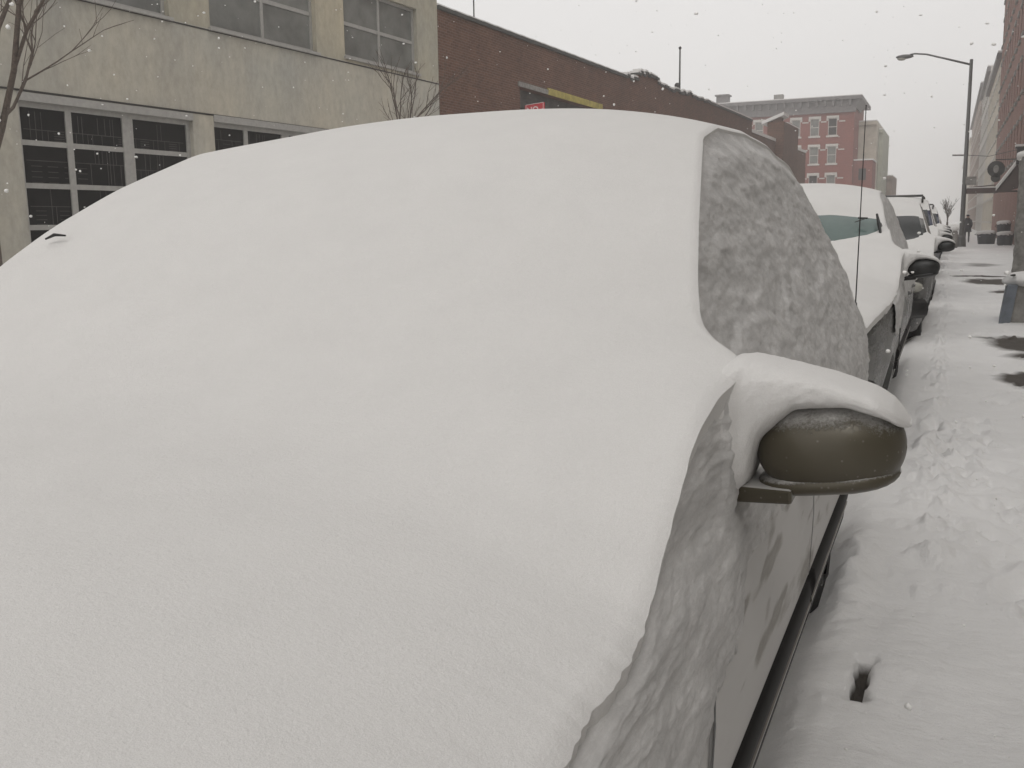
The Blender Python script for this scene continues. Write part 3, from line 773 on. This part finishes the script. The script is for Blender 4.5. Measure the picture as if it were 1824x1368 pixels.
random.seed(3)
for (a, b, c, d) in low:
    w_ = b-a
    rows = [2.82, 2.13, 1.45]
    cols = [(a+w_*.268, .12), (a+w_*.60, .24)]
    f = window(bld, PC, a, b, c, d, cols, rows, .09, .085, M['alu'], M['pane_dark'], .12)
    tr = MB(); tr.pbox(PC, a, b, -.10, .02, d-.002, d+.13); tr.build('window_head', M['alu'], f)
    br_ = MB(); ce = [a+.09, a+w_*.268, a+w_*.60, b-.09]; re_ = [c+.09]+rows[::-1]+[d-.09]
    for i in range(3):
        for j in range(len(re_)-1):
            x0, x1, z0, z1 = ce[i]+.07, ce[i+1]-.07, re_[j]+.05, re_[j+1]-.05
            mid = z0+(z1-z0)*random.choice((.35, .5, .6)); br_.pbox(PC, x0, x1, -.128, -.120, mid, mid+.012)
            s_ = x0
            while s_ < x1-.05:
                s_ += random.uniform(.05, .13)
                if s_ >= x1: break
                if random.random() < .2:
                    for q in range(4): br_.pbox(PC, s_, min(s_+.2, x1), -.1276, -.1204, z0+q*(mid-z0)/4, z0+q*(mid-z0)/4+.010)
                    s_ += .2; continue
                lo_, hi_ = random.choice(((z0, mid), (mid, z1), (z0, z1)))
                br_.pbox(PC, s_, s_+.010, -.1272, -.1208, lo_, hi_)
    br_.build('security_bars', M['bars'], f)
for (a, b, c, d) in up+[(a, b, 9.0, 10.8) for (a, b, c, d) in up]:
    wf = window(bld, PC, a, b, c, d, [(a+b)/2], [c+(d-c)*.48], .07, .085, M['alu'], M['pane_grey'], .14)
    sl = MB(); sl.pbox(PC, a-.05, b+.05, -.1, .07, c-.06, c); sl.build('sill', M['alu'], wf)
rc = MB(); rc.pbox(PC, -34, .0, -16, .03, 12.5, 12.75); rc.build('roof_snow', M['snow_far'], bld)

# ------------------------------------------------------------------ long brown brick building
PB = frame_of(A, (0.0240, 0.99971))
bb = empty('brick_warehouse', PB(0.02, 0, 0), 'long low brown brick warehouse with a crumbling parapet and yellow door lintel', 'building')
wb = MB()
tops = [(0.02, 7.26), (15.9, 7.45), (17.2, 7.50), (18.0, 7.85), (20.0, 7.95), (21.3, 7.70), (23.5, 7.72), (26, 7.85), (30, 7.86), (36, 7.9), (41.6, 7.9)]
ops = [(5.36, 12.79, -.3, 5.80)]
wall_openings(wb, PB, .02, 41.6, -.3, 7.2, ops, .35); shell(wb, PB, .02, 41.6, -.3, 7.2, 20)
random.seed(8)
s_ = .02; cp = MB(); sn = MB(); flip_ = 0
while s_ < 41.6:   # parapet courses above the wall, stepping where it has crumbled
    w_ = .9 if not 15.8 < s_ < 30 else random.uniform(.25, .6)
    e = min(s_+w_, 41.6); t0 = np.interp((s_+e)/2, [q[0] for q in tops], [q[1] for q in tops])
    rough = 15.8 < s_ < 30
    if rough: t0 += random.uniform(-.07, .07)
    wb.pbox(PB, s_, e, -.35, 0.0, 7.2, t0-.05)
    cp.pbox(PB, s_, e, -.40, .06+(random.uniform(-.03, .05) if rough else 0), t0-.05, t0+.05)
    sn.pbox(PB, s_, e, -.38, .02, t0+.05, t0+.05+(.05 if s_ < 16 else .09))
    s_ = e
wb.build('wall', M['brick_brown'], bb); cp.build('coping', M['coping'], bb); sn.build('roof_snow', M['snow_far'], bb)
sh = MB()
z_ = -.1
while z_ < 5.75:
    sh.pbox(PB, 5.36, 12.79, -.33, -.30+.0, z_, z_+.085); sh.pbox(PB, 5.36, 12.79, -.33, -.315, z_+.085, z_+.10); z_ += .10
sh.build('roller_shutter', M['shutter'], bb)
yl = MB(); yl.pbox(PB, 7.6, 13.05, .0, .05, 5.80, 6.02); yl.pbox(PB, 12.79, 13.05, .0, .05, 3.2, 5.80)
yl.build('yellow_lintel', M['yellow'], bb)
yl = MB(); yl.pbox(PB, 5.2, 7.6, .0, .05, 5.80, 5.95); yl.build('door_lintel', M['stone'], bb)
# red sign projecting over the pavement
q0 = PB(5.75, .45, 0)
sg = empty('wall_sign', (q0[0], q0[1], 5.0), 'small red sign with white lettering by the shutter of the brick warehouse', 'sign')
sb = MB(); sx = q0[0]-.45
fr = MB(); yy_ = q0[1]
fr.hexa([(sx, yy_, 4.55), (sx+.68, yy_, 4.61), (sx+.68, yy_+.04, 4.61), (sx, yy_+.04, 4.55), (sx, yy_, 5.25), (sx+.68, yy_, 5.31), (sx+.68, yy_+.04, 5.31), (sx, yy_+.04, 5.25)])
fr.build('sign_board', M['sign_red'], sg)
bd = MB()
for (x0, x1, z0, z1) in ((.03, .65, 5.245, 5.26), (.03, .65, 4.60, 4.615), (.03, .045, 4.615, 5.245), (.635, .65, 4.615, 5.245)):
    bd.hexa([(sx+x0, yy_-.006, z0+x0*.088), (sx+x1, yy_-.006, z0+x1*.088), (sx+x1, yy_-.001, z0+x1*.088), (sx+x0, yy_-.001, z0+x0*.088),
             (sx+x0, yy_-.006, z1+x0*.088), (sx+x1, yy_-.006, z1+x1*.088), (sx+x1, yy_-.001, z1+x1*.088), (sx+x0, yy_-.001, z1+x0*.088)])
bd.build('sign_border', M['sign_white'], sg)
def text(name, body, loc, size, mat, parent, rotz=0, tilt=0):
    cu = bpy.data.curves.new(name, 'FONT'); cu.body = body; cu.size = size; cu.extrude = .003; cu.align_x = 'LEFT'; cu.offset = size*.02
    o = bpy.data.objects.new(name, cu); C.objects.link(o); o.parent = parent
    dg = bpy.context.evaluated_depsgraph_get(); me = bpy.data.meshes.new_from_object(o.evaluated_get(dg))
    bpy.data.objects.remove(o); me.materials.clear(); me.materials.append(mat)
    o = bpy.data.objects.new(name, me); C.objects.link(o); o.parent = parent
    o.location = Vector(loc)-origin(parent); o.rotation_euler = (R(90), tilt, rotz); return o
text('lettering', 'NO', (sx+.07, yy_-.005, 4.99), .26, M['sign_white'], sg, 0, R(-5))
text('lettering', 'PARKING', (sx+.29, yy_-.005, 5.03), .085, M['sign_white'], sg, 0, R(-5))
text('lettering', 'ANYTIME', (sx+.07, yy_-.005, 4.77), .145, M['sign_white'], sg, 0, R(-5))
bk = MB(); bk.box(sx-.35, sx, yy_+.01, yy_+.03, 5.15, 5.18); bk.build('bracket', M['metal'], sg)

# roof masts and vents
def mast(s_, o_, z0, z1, r_, label):
    q = PB(s_, o_, 0); e = empty('roof_mast', (q[0], q[1], z0), label, 'mast')
    m_ = MB(); m_.tube([(q[0], q[1], z0), (q[0], q[1], z1)], [r_, r_*.8], 8); m_.build('mast_pole', M['metal'], e, True)
    m_ = MB(); m_.tube([(q[0], q[1], z0), (q[0], q[1], z0+.25)], r_*2.2, 8); m_.ell((q[0], q[1], z1), (r_*1.6,)*3, 8, 6); m_.build('mast_fitting', M['metal'], e, True)
mast(3.38, -.6, 7.2, 10.4, .022, 'thin dark mast on the near end of the brick warehouse roof')
mast(26.4, -.6, 7.2, 10.2, .05, 'tall dark mast on the brick warehouse roof beyond the crumbled parapet')
mast(27.0, -.9, 7.2, 8.45, .09, 'short stubby vent pipe beside the tall mast on the warehouse roof')

# lower brick link with snowy roof, bulkhead with tilted snow cap
lk = empty('brick_annex', PB(41.62, 0, 0), 'low dark brick annex with a snowy flat roof past the warehouse end', 'building')
wb = MB(); wb.pbox(PB, 41.62, 66, -14, -.3, -.3, 7.3); wb.build('wall', M['brick_brown'], lk)
wb = MB(); wb.pbox(PB, 41.62, 66, -14, -.25, 7.3, 7.5); wb.build('roof_snow', M['snow_far'], lk)
wb = MB(); wb.pbox(PB, 51.5, 58.0, -.9, .3, -.3, 8.7); wb.pbox(PB, 51.7, 52.4, -.7, .1, 8.7, 9.0); wb.build('stair_bulkhead', M['brick_brown'], lk)
wb = MB()
q = [PB(51.3, -1.3, 8.55), PB(51.3, .3, 9.15), PB(53.5, .3, 9.15), PB(53.5, -1.3, 8.55)]
wb.hexa([tuple(p) for p in q]+[(p[0], p[1], p[2]+.22) for p in q]); wb.pbox(PB, 53.1, 58, -.9, .3, 8.705, 8.8); wb.build('bulkhead_snow', M['snow_far'], lk)

# ------------------------------------------------------------------ red brick corner building far down the street
KF = 0.8      # the corner block measured from about 120 m
PRd = frame_of((-33.0, 150.0), (1, 0), KF)
rb = empty('red_brick_building', PRd(0, 0, 0), 'red brick building with pale window hoods and a heavy grey cornice', 'building')
W_ = 33-12.9
wc = [17.2, 14.75, 12.15, 9.5, 6.9, 4.3, 1.8]
ops = []
for c_ in wc:
    for (z0, z1) in ((13.5, 15.9), (9.6, 12.0), (5.6, 8.0), (1.5, 4.2)):
        ops.append((c_-.62, c_+.62, z0, z1))
wb = MB(); wall_openings(wb, PRd, 0, W_, -.3, 18.3, ops, .2); shell(wb, PRd, 0, W_, -.3, 18.3, 16); wb.build('wall', M['brick_red'], rb)
for k, (a, b, c, d) in enumerate(ops):
    hd = MB(); sl = MB()
    wf = window(rb, PRd, a, b, c, d, [], [(c+d)/2], .09, .09, M['stone_pale'], M['pane_grey'] if k % 3 else M['pane_dark'], .1)
    hd.pbox(PRd, a-.22, b+.22, 0, .14, d, d+.32); hd.pbox(PRd, a-.24, a, 0, .12, d-.35, d); hd.pbox(PRd, b, b+.24, 0, .12, d-.35, d)
    sl.pbox(PRd, a-.2, b+.2, 0, .14, c-.22, c)
    hd.build('window_hood', M['stone_pale'], wf); sl.build('sill', M['stone_pale'], wf)
bd = MB()
for z in (15.35, 11.45, 7.45): 
    xs_ = sorted([0]+[q for c_ in wc for q in (c_-.86, c_+.86)]+[W_-1.2])
    for i in range(0, len(xs_)-1, 2):
        if xs_[i+1] > xs_[i]: bd.pbox(PRd, xs_[i], xs_[i+1], 0, .05, z, z+.16)
bd.build('string_course', M['stone_pale'], rb)
co = MB(); co.pbox(PRd, -.3, W_+.2, 0, .35, 16.6, 18.3); co.pbox(PRd, -.5, W_+1.0, -16, .9, 18.3, 18.75)
co.hexa([PRd(W_+.0,.36,17.2),PRd(W_+.2,.36,17.2),PRd(W_+.2,-8,17.2),PRd(W_+.0,-8,17.2),PRd(W_+.0,.36,18.3),PRd(W_+.95,.36,18.3),PRd(W_+.95,-8,18.3),PRd(W_+.0,-8,18.3)])
for k in range(18): co.pbox(PRd, .3+k*1.12, .6+k*1.12, .35, .75, 17.5, 18.3)
co.build('cornice', M['cornice'], rb)
rs = MB(); rs.pbox(PRd, -.5, W_+1.0, -16, .85, 18.75, 18.87); rs.build('roof_snow', M['snow_far'], rb)
ch = MB(); ch.pbox(PRd, 8.6, 9.9, -3, -1.8, 18.87, 19.85); ch.build('chimney', M['stone'], rb)
ch = MB(); ch.pbox(PRd, 0.3, 2.0, -3, -1.2, 18.87, 20.1); ch.pbox(PRd, .1, 2.2, -3.2, -1.0, 20.1, 20.3); ch.build('water_tank', M['cornice'], rb)
def plain_building(nm, P, s0, s1, z1, deep, mat, label, rows, wmat='pane_grey', sp=2.6, ww=1.1, wh=1.7, base=3.2, roof=.15, trim='stone_pale', zfirst=1.2):
    e = empty(nm, P((s0+s1)/2, 0, 0), label, 'building')
    ops = []
    if rows:
        n_ = max(1, int((s1-s0)/sp)); st = (s1-s0)/n_
        z = zfirst
        while z+wh < z1-.6:
            for k in range(n_):
                c_ = s0+st*(k+.5); ops.append((c_-ww/2, c_+ww/2, z, z+wh))
            z += base
    m_ = MB(); wall_openings(m_, P, s0, s1, -.3, z1, ops, .2); shell(m_, P, s0, s1, -.3, z1, deep); m_.build('wall', M[mat], e)
    if rows:
        for (a, b, c, d) in ops:
            wf = window(e, P, a, b, c, d, [], [(c+d)/2], .07, .07, M['stone_pale'], M[wmat], .12)
            sl_ = MB(); sl_.pbox(P, a-.12, b+.12, 0, .12, c-.16, c); sl_.pbox(P, a-.12, b+.12, 0, .08, d, d+.22)
            sl_.build('sill', M[trim], wf)
    c_ = MB(); c_.pbox(P, s0, s1, 0, .35, z1-.5, z1-.02); c_.build('cornice', M['cornice'] if rows else M[mat], e)
    r_ = MB(); r_.pbox(P, s0, s1, -deep, .3, z1, z1+roof); r_.build('roof_snow', M['snow_far'], e)
    return e
P2 = frame_of((-12.7, 158), (1, 0), KF)
plain_building('rendered_building', P2, -.3, 2.35, 15.9, 14, 'beige', 'windowless beige rendered block right of the red brick corner building', False)
P3 = frame_of((-10.3, 162), (1, 0), KF)
plain_building('rendered_building', P3, 0, .6, 15.0, 16, 'greenish', 'narrow greenish rendered block end behind the beige block', False)
lw = empty('red_brick_shop', (-9, 121, 0), 'low red brick shop with a snowy roof at the foot of the beige block', 'building')
wb = MB(); wb.box(-10.30, -8.24, 120.8, 126.3, -.3, 8.2); wb.build('wall', M['brick_red'], lw)
wb = MB(); wb.box(-10.29, -8.16, 120.7, 126.3, 8.2, 8.36); wb.build('roof_snow', M['snow_far'], lw)
wb = MB()
for z in (1, 3.4, 6.0):
    wb = MB(); wb.box(-9.7, -8.9, 120.74, 120.79, z, z+1.3); wb.build('window', M['pane_dark'], lw)
P4 = frame_of((-9.65, 175), (1, 0), KF)
plain_building('brownstone_house', P4, 0, .9, 8.6, 14, 'brownstone', 'small brown building far off, just above the parked cars', False)

# ------------------------------------------------------------------ right hand side of the street
PRt = frame_of((3.25, 0), (0, -1))     # s = -y
plain_building('red_brick_tenement', PRt, -91, -46, 27, 14, 'brick_side', 'tall red brick tenement with a snowy awning along the right sidewalk', True, 'pane_grey', 3.0, 1.1, 1.9, 3.4, trim='stone', zfirst=4.6)
plain_building('unseen_tenement', PRt, -45.9, 14, 6.5, 14, 'stone_pale', 'unseen low pale tenement on the right, outside the frame, added to shape the light', True, 'pane_dark', 3.2, 1.1, 1.8, 3.4, trim='stone')  # unseen block, added for shading; low height and pale stone set for the light
plain_building('pale_tenement', PRt, -118, -91.1, 14.6, 14, 'beige', 'pale tenement beyond the tall red brick one, fading in the snow', True, 'pane_grey', 2.6, 1.1, 1.8, 3.3)
plain_building('pale_tenement', PRt, -146, -118.1, 17.2, 14, 'stone_pale', 'second pale tenement from the tall red brick one, taller and greyer', True, 'pane_grey', 2.6, 1.1, 1.8, 3.3)
plain_building('distant_tenement', PRt, -215, -146.1, 19, 14, 'brownstone', 'far tenement row almost lost in the haze on the right', True, 'pane_grey', 3.4, 1.2, 1.8, 3.4)
plain_building('distant_tenement', PRt, -330, -215.1, 17, 14, 'beige', 'farthest row of houses on the right, a faint shape in the haze', False)


# awning with snow, hanging wreath, canopy bar
aw = empty('awning', (3.2, 55, 2.6), 'dark awning with a white snowy sloping edge over the sidewalk', 'awning')
m_ = MB()
m_.hexa([(2.05,53.5,2.62),(3.2,53.5,4.35),(3.2,57,4.35),(2.05,57,2.62),(2.05,53.5,2.70),(3.2,53.5,4.43),(3.2,57,4.43),(2.05,57,2.70)])
m_.add([(2.05,53.52,2.62),(3.2,53.52,4.35),(3.2,53.52,2.9),(2.4,53.52,2.62)], [(0,1,2,3)]); m_.build('awning_cloth', M['awning'], aw)
m_ = MB(); m_.hexa([(2.0,53.4,2.70),(3.2,53.4,4.45),(3.2,57,4.45),(2.0,57,2.70),(2.0,53.4,2.86),(3.2,53.4,4.62),(3.2,57,4.62),(2.0,57,2.86)]); m_.build('awning_snow', M['snow_far'], aw)
m_ = MB(); m_.box(.72, 2.1, 53.6, 54.6, 2.62, 2.86); m_.tube([(.8, 54, 2.9), (2.0, 54, 3.0)], .03, 6); m_.box(3.0, 3.24, 53.6, 54.6, 2.62, 2.86); m_.box(2.1, 3.0, 53.9, 54.1, 2.64, 2.72); m_.build('canopy_frame', M['awning'], aw)
m_ = MB(); m_.box(.72, 2.0, 53.6, 54.6, 2.865, 2.91); m_.build('canopy_snow', M['snow_far'], aw)
sgn_ = empty('hanging_sign', (2.05, 56, 3.4), 'round dark hanging shop sign above the awning', 'sign')
m_ = MB(); m_.tube([(2.05, 56.0, 3.85), (2.05, 56.1, 3.85)], .40, 24); m_.tube([(2.05, 56.0, 3.42), (2.05, 56.1, 3.42)], .22, 18); m_.build('sign_disc', M['metal'], sgn_, True)
m_ = MB(); m_.ell((2.05, 55.97, 3.85), (.13, .03, .2), 10, 8); m_.build('sign_emblem', M['stone'], sgn_, True)
m_ = MB(); m_.box(2.0, 3.25, 56.02, 56.08, 4.28, 4.33); m_.build('bracket', M['metal'], sgn_)
fl = empty('wall_lantern', (2.9, 50, 4.0), 'dark box lantern high on the tenement wall by the awning', 'lantern')
m_ = MB(); m_.box(2.62, 3.0, 49.9, 50.3, 3.75, 4.45); m_.box(2.55, 3.25, 49.85, 50.35, 4.45, 4.52); m_.build('lantern_box', M['metal'], fl)
m_ = MB(); m_.box(2.55, 3.1, 49.85, 50.35, 4.524, 4.62); m_.build('lantern_snow', M['snow_far'], fl)

# stone pillar and planter at the stoops
sp = empty('stoop_pillar', (1.72, 27.3, 0), 'rough grey stone pillar at the right edge, crusted with snow', 'pillar')
m_ = MB(); 
v = []; n_ = 20; zz = np.linspace(-.05, 2.85, 40); f = []
for i, z in enumerate(zz):
    for a in range(n_):
        t_ = 2*math.pi*a/n_; r_ = .24*(1+.16*nz(math.cos(t_)*1.5, math.sin(t_)*1.5, z*2.2, 4)); c_, s__ = math.cos(t_), math.sin(t_)
        v.append((1.74+r_*math.copysign(abs(c_)**.5, c_), 27.3+r_*math.copysign(abs(s__)**.5, s__), z))
for i in range(39):
    for a in range(n_): f.append((i*n_+a, i*n_+(a+1) % n_, (i+1)*n_+(a+1) % n_, (i+1)*n_+a))
m_.add(v, f); m_.build('pillar_shaft', M['stone'], sp)
m_ = MB(); m_.ell((1.74, 27.3, 2.86), (.30, .30, .14), 16, 8, .8, .2); m_.build('snow_cap', M['snow_far'], sp, True)
pt = empty('planter', (1.1, 14.7, 0), 'squat stone planter with a blue grey end board and snow on top', 'planter')
m_ = MB(); m_.hexa([(.80, 14.45, -.03), (2.0, 14.45, -.03), (2.0, 15.3, -.03), (.80, 15.3, -.03), (.86, 14.47, .50), (2.0, 14.47, .50), (2.0, 15.3, .50), (.86, 15.3, .50)])
m_.build('planter_box', M['stone'], pt)
m_ = MB(); m_.hexa([(.655, 14.30, -.05), (.80, 14.40, -.05), (.80, 15.2, -.05), (.70, 15.2, -.05), (.745, 14.32, .50), (.87, 14.42, .50), (.87, 15.2, .50), (.77, 15.2, .50)])
m_.build('end_board', M['blue_grey'], pt)
m_ = MB(); m_.ell((1.42, 14.8, .55), (.72, .48, .12), 40, 16, .75, .12, 3); m_.build('snow_heap', M['snow_far'], pt, True)
m_ = MB(); m_.ell((.81, 14.46, .625), (.035, .03, .016), 10, 6, 1, .3); m_.build('stone_chip', M['metal'], pt, True)

# bins / bags by the tenement
def bin_(x, y, w_, h_, label, nm):
    e = empty(nm, (x, y, 0), label, 'bin', 'rubbish bins by the tenement wall')
    m_ = MB(); m_.tube([(x, y, -.02), (x, y, h_*.85), (x, y, h_)], [w_*.42, w_*.5, w_*.52], 12); m_.build('bin_body', M['bin'], e, False)
    m_ = MB(); m_.ell((x, y, h_), (w_*.52, w_*.52, .14), 14, 8, .8, .2); m_.build('bin_snow', M['snow_far'], e, True)
    m_ = MB(); m_.tube([(x-w_*.5, y-.05, h_*.8), (x-w_*.62, y-.05, h_*.86), (x-w_*.5, y-.05, h_*.92)], .02, 6); m_.build('handle', M['bin'], e)
bin_(1.98, 61.5, 1.0, .62, 'wide low bin capped with snow by the tenement wall', 'rubbish_bin')
bin_(2.75, 58.0, .8, .60, 'right hand bin, darker, nearest the building wall', 'rubbish_bin')
bin_(2.75, 60.0, .7, 1.15, 'tall narrow bin standing behind the two low ones', 'rubbish_bin')

# street lamp
def lamp(x, y, hgt, label, arm=3.3):
    e = empty('street_lamp', (x, y, 0), label, 'street lamp', 'street lamps along the kerb')
    m_ = MB(); m_.tube([(x, y, -.05), (x, y, 1.0), (x, y, hgt)], [.14, .115, .075], 12); m_.build('pole', M['grey_metal'], e, True)
    m_ = MB(); m_.tube([(x, y, -.05), (x, y, .5), (x, y, .6)], [.24, .20, .13], 8); m_.build('pole_base', M['grey_metal'], e)
    m_ = MB(); m_.tube([(x, y, hgt-.25), (x-arm*.35, y, hgt+.12), (x-arm*.62, y, hgt+.40), (x-arm*.78, y, hgt+.47), (x-arm*.85, y, hgt+.44)], [.05, .045, .04, .04, .04], 8); m_.build('arm', M['grey_metal'], e, True)
    m_ = MB(); m_.ell((x-arm*.92, y, hgt+.36), (.42, .16, .11), 14, 8); m_.build('lamp_head', M['grey_metal'], e, True)
    m_ = MB(); m_.ell((x-arm*.96, y, hgt+.29), (.22, .13, .11), 12, 8); m_.build('lamp_lens', M['lens'], e, True)
    return e
lp = lamp(.62, 54.5, 9.05, 'tall grey street lamp with a curved arm at the kerb beyond the parked cars')
m_ = MB(); m_.box(.66, 1.15, 54.3, 54.7, 3.05, 3.45); m_.build('sign_box', M['stone'], lp)
m_ = MB(); m_.tube([(.0, 54.5, 4.52), (.62, 54.5, 4.50)], .045, 6); m_.build('bracket', M['stone'], lp)
lamp(-7.9, 152, 7.0, 'second street lamp, faint in the haze far down the street', 3.4)['label']
hy = empty('fire_hydrant', (.30, 52.5, 0), 'snow topped hydrant in front of the lamp post', 'hydrant')
m_ = MB(); m_.tube([(.30, 52.5, -.05), (.30, 52.5, .75), (.30, 52.5, .9)], [.15, .14, .07], 12); m_.tube([(.1, 52.5, .6), (.5, 52.5, .6)], .06, 8); m_.build('hydrant_body', M['stone'], hy, True)
m_ = MB(); m_.ell((.30, 52.5, .92), (.17, .17, .1), 10, 6); m_.build('snow_cap', M['snow_far'], hy, True)
# overhead wire across to the lantern
wr = MB(); wr.tube([(.7, 54.5, 4.5), (1.6, 53, 4.32), (2.7, 50.3, 4.42)], .015, 5)
tag(wr.build('cable', M['metal']), 'thin overhead cable between the lamp post and the tenement', 'cable')

# walker
def person(x, y, label):
    e = empty('person', (x, y, 0), label, 'person')
    vs = [(0,0,.86), (0,0,1.0), (0,-.02,1.15), (0,-.05,1.30), (0,-.10,1.40), (0,-.14,1.47),
          (.10,0,.80), (.11,-.10,.46), (.11,-.03,.08), (.11,-.16,.04),
          (-.10,0,.80), (-.10,.08,.46), (-.10,.22,.12), (-.10,.12,.04),
          (.19,-.05,1.33), (.25,.02,1.07), (.21,-.14,.90), (-.19,-.05,1.33), (-.25,.0,1.07), (-.21,-.16,.90)]
    es = [(0,1),(1,2),(2,3),(3,4),(4,5),(0,6),(6,7),(7,8),(8,9),(0,10),(10,11),(11,12),(12,13),(3,14),(14,15),(15,16),(3,17),(17,18),(18,19)]
    rd = [.16,.15,.16,.165,.075,.06,.11,.075,.055,.045,.11,.075,.055,.045,.085,.065,.045,.085,.065,.045]
    me = bpy.data.meshes.new('body'); me.from_pydata([(a, b, c-.02) for a, b, c in vs], es, []); me.materials.append(M['coat'])
    o = bpy.data.objects.new('body', me); C.objects.link(o); o.parent = e
    sk = o.modifiers.new('skin', 'SKIN')
    for i, r_ in enumerate(rd): me.skin_vertices[0].data[i].radius = (r_, r_*.8)
    me.skin_vertices[0].data[0].use_root = True
    o.modifiers.new('sub', 'SUBSURF').levels = 1
    h_ = MB(); h_.ell((x, y-.17, 1.555), (.075, .09, .11), 12, 10); h_.ell((x, y-.27, 1.54), (.014, .02, .02), 6, 5); h_.build('head', M['skin'], e, True)
    h_ = MB(); h_.ell((x, y-.16, 1.60), (.092, .105, .085), 12, 8); h_.tube([(x, y-.16, 1.565), (x, y-.16, 1.585)], [.15, .14], 14); h_.ell((x, y-.05, 1.42), (.15, .12, .07), 12, 6); h_.build('hat', M['coat'], e, True)
    h_ = MB(); h_.ell((x, y-.14, 1.675), (.085, .09, .025), 10, 6); h_.build('snow_on_hat', M['snow_far'], e, True)
    h_ = MB(); h_.tube([(x, y+.0, 1.36), (x, y+.01, .95), (x, y+.0, .62)], [.20, .21, .25], 12); h_.build('coat', M['coat'], e, True)
person(1.05, 66.5, 'person in a dark coat and hat walking away along the snowy sidewalk')

# ------------------------------------------------------------------ bare trees
def bare_tree(x, y, h0, H, spread, label, seed, trunk_r=.10, lean=(0, 0), depth=5, kids=4):
    random.seed(seed)
    e = empty('bare_tree', (x, y, -.1), label, 'tree', 'bare street trees')
    tk = MB(); br_ = MB()
    top = Vector((x+lean[0], y+lean[1], h0))
    tk.tube([(x, y, -.15), (x+lean[0]*.4, y+lean[1]*.4, h0*.5), tuple(top)], [trunk_r*1.35, trunk_r, trunk_r*.8], 10)
    def grow(p, d, L, r_, k):
        if k == 0 or L < .15: return
        n_ = 3; pts = [p]; q = p.copy(); dd = d.copy()
        for i in range(n_):
            dd = (dd+Vector((random.gauss(0, .10), random.gauss(0, .10), random.gauss(.04, .06)))).normalized()
            q = q+dd*L/n_; pts.append(q.copy())
            if k > 1 and i < n_-1 and random.random() < .75:
                sd_ = (dd+Vector((random.gauss(0, .5), random.gauss(0, .5), .15))*spread).normalized()
                grow(q, sd_, L*random.uniform(.5, .75), r_*.5, k-1)
        br_.tube(pts, [r_, r_*.85, r_*.72, r_*.6], 5, False)
        for j in range(2):
            sd_ = (dd+Vector((random.gauss(0, .45), random.gauss(0, .45), .12))*spread).normalized()
            grow(pts[-1], sd_, L*random.uniform(.6, .85), r_*.6, k-1)
    for j in range(kids):
        a = 2*math.pi*j/kids+random.uniform(-.4, .4)
        grow(top, Vector((math.cos(a)*spread*.55, math.sin(a)*spread*.55, 1)).normalized(), H*random.uniform(.28, .36), trunk_r*.52, depth)
    tk.build('trunk', M['bark'], e, True); br_.build('branches', M['bark'], e, True)
bare_tree(-9.5, 7.60, 1.9, 6.0, .95, 'slender bare street tree at the left edge in front of the concrete building', 11, .085)
bare_tree(-9.6, 16.9, 2.7, 2.4, .9, 'small bare tree whose twigs rise above the snowy roof, by the warehouse corner', 21, .042, depth=4)
bare_tree(-.1, 86, 1.2, 2.2, .5, 'hazy bare tree far along the kerb behind the lamp post', 31, .09, depth=4)

# ------------------------------------------------------------------ falling snow
random.seed(78)
fm = MB()
fm_mat = simple('snowflake', (.85, .84, .82), .9, 0, .02)
for k in range(2600):
    d = 1.2*(30/1.2)**(random.random()**.55)
    px_, py_ = random.uniform(-60, 1884), random.uniform(-40, 1408)
    v_ = RT @ np.array([(px_-CXp)/F0, (py_-CYp)/F0, 1.0]); p = np.array([0, 0, CAMH])+v_*d
    if p[2] < .05: continue
    # not inside the parked cars
    if -2.1 < p[0] < -.2 and p[2] < 1.75: continue
    if p[0] < -12.5 or p[0] > 3.1: continue
    r_ = random.uniform(.0013, .0036)*(1+.25*math.sqrt(d)) if d > 2 else random.uniform(.0012, .002)
    r_ *= 1 if random.random() < .93 else 1.8
    fm.ell(tuple(p), (r_*random.uniform(.7, 1.3), r_*random.uniform(.7, 1.3), r_*random.uniform(.6, 1.0)), 6, 4, 1, .5, k)
tag(fm.build('snowflakes', fm_mat, None, True), 'snowflakes drifting through the air', 'snow', None, 'stuff')

# ------------------------------------------------------------------ haze of falling snow
hz = MB(); hz.box(-430, 310, -70, 770, -1.3, 30)
hm = bpy.data.materials.new('haze'); hm.use_nodes = True; n = hm.node_tree; n.nodes.clear()
ho = n.nodes.new('ShaderNodeOutputMaterial'); pv = n.nodes.new('ShaderNodeVolumePrincipled')
pv.inputs['Color'].default_value = (.975, .97, .962, 1); pv.inputs['Density'].default_value = .0026; pv.inputs['Anisotropy'].default_value = .1
n.links.new(pv.outputs[0], ho.inputs['Volume'])
ho_ = hz.build('haze', hm); tag(ho_, 'haze of falling snow filling the street', None, None, 'stuff')
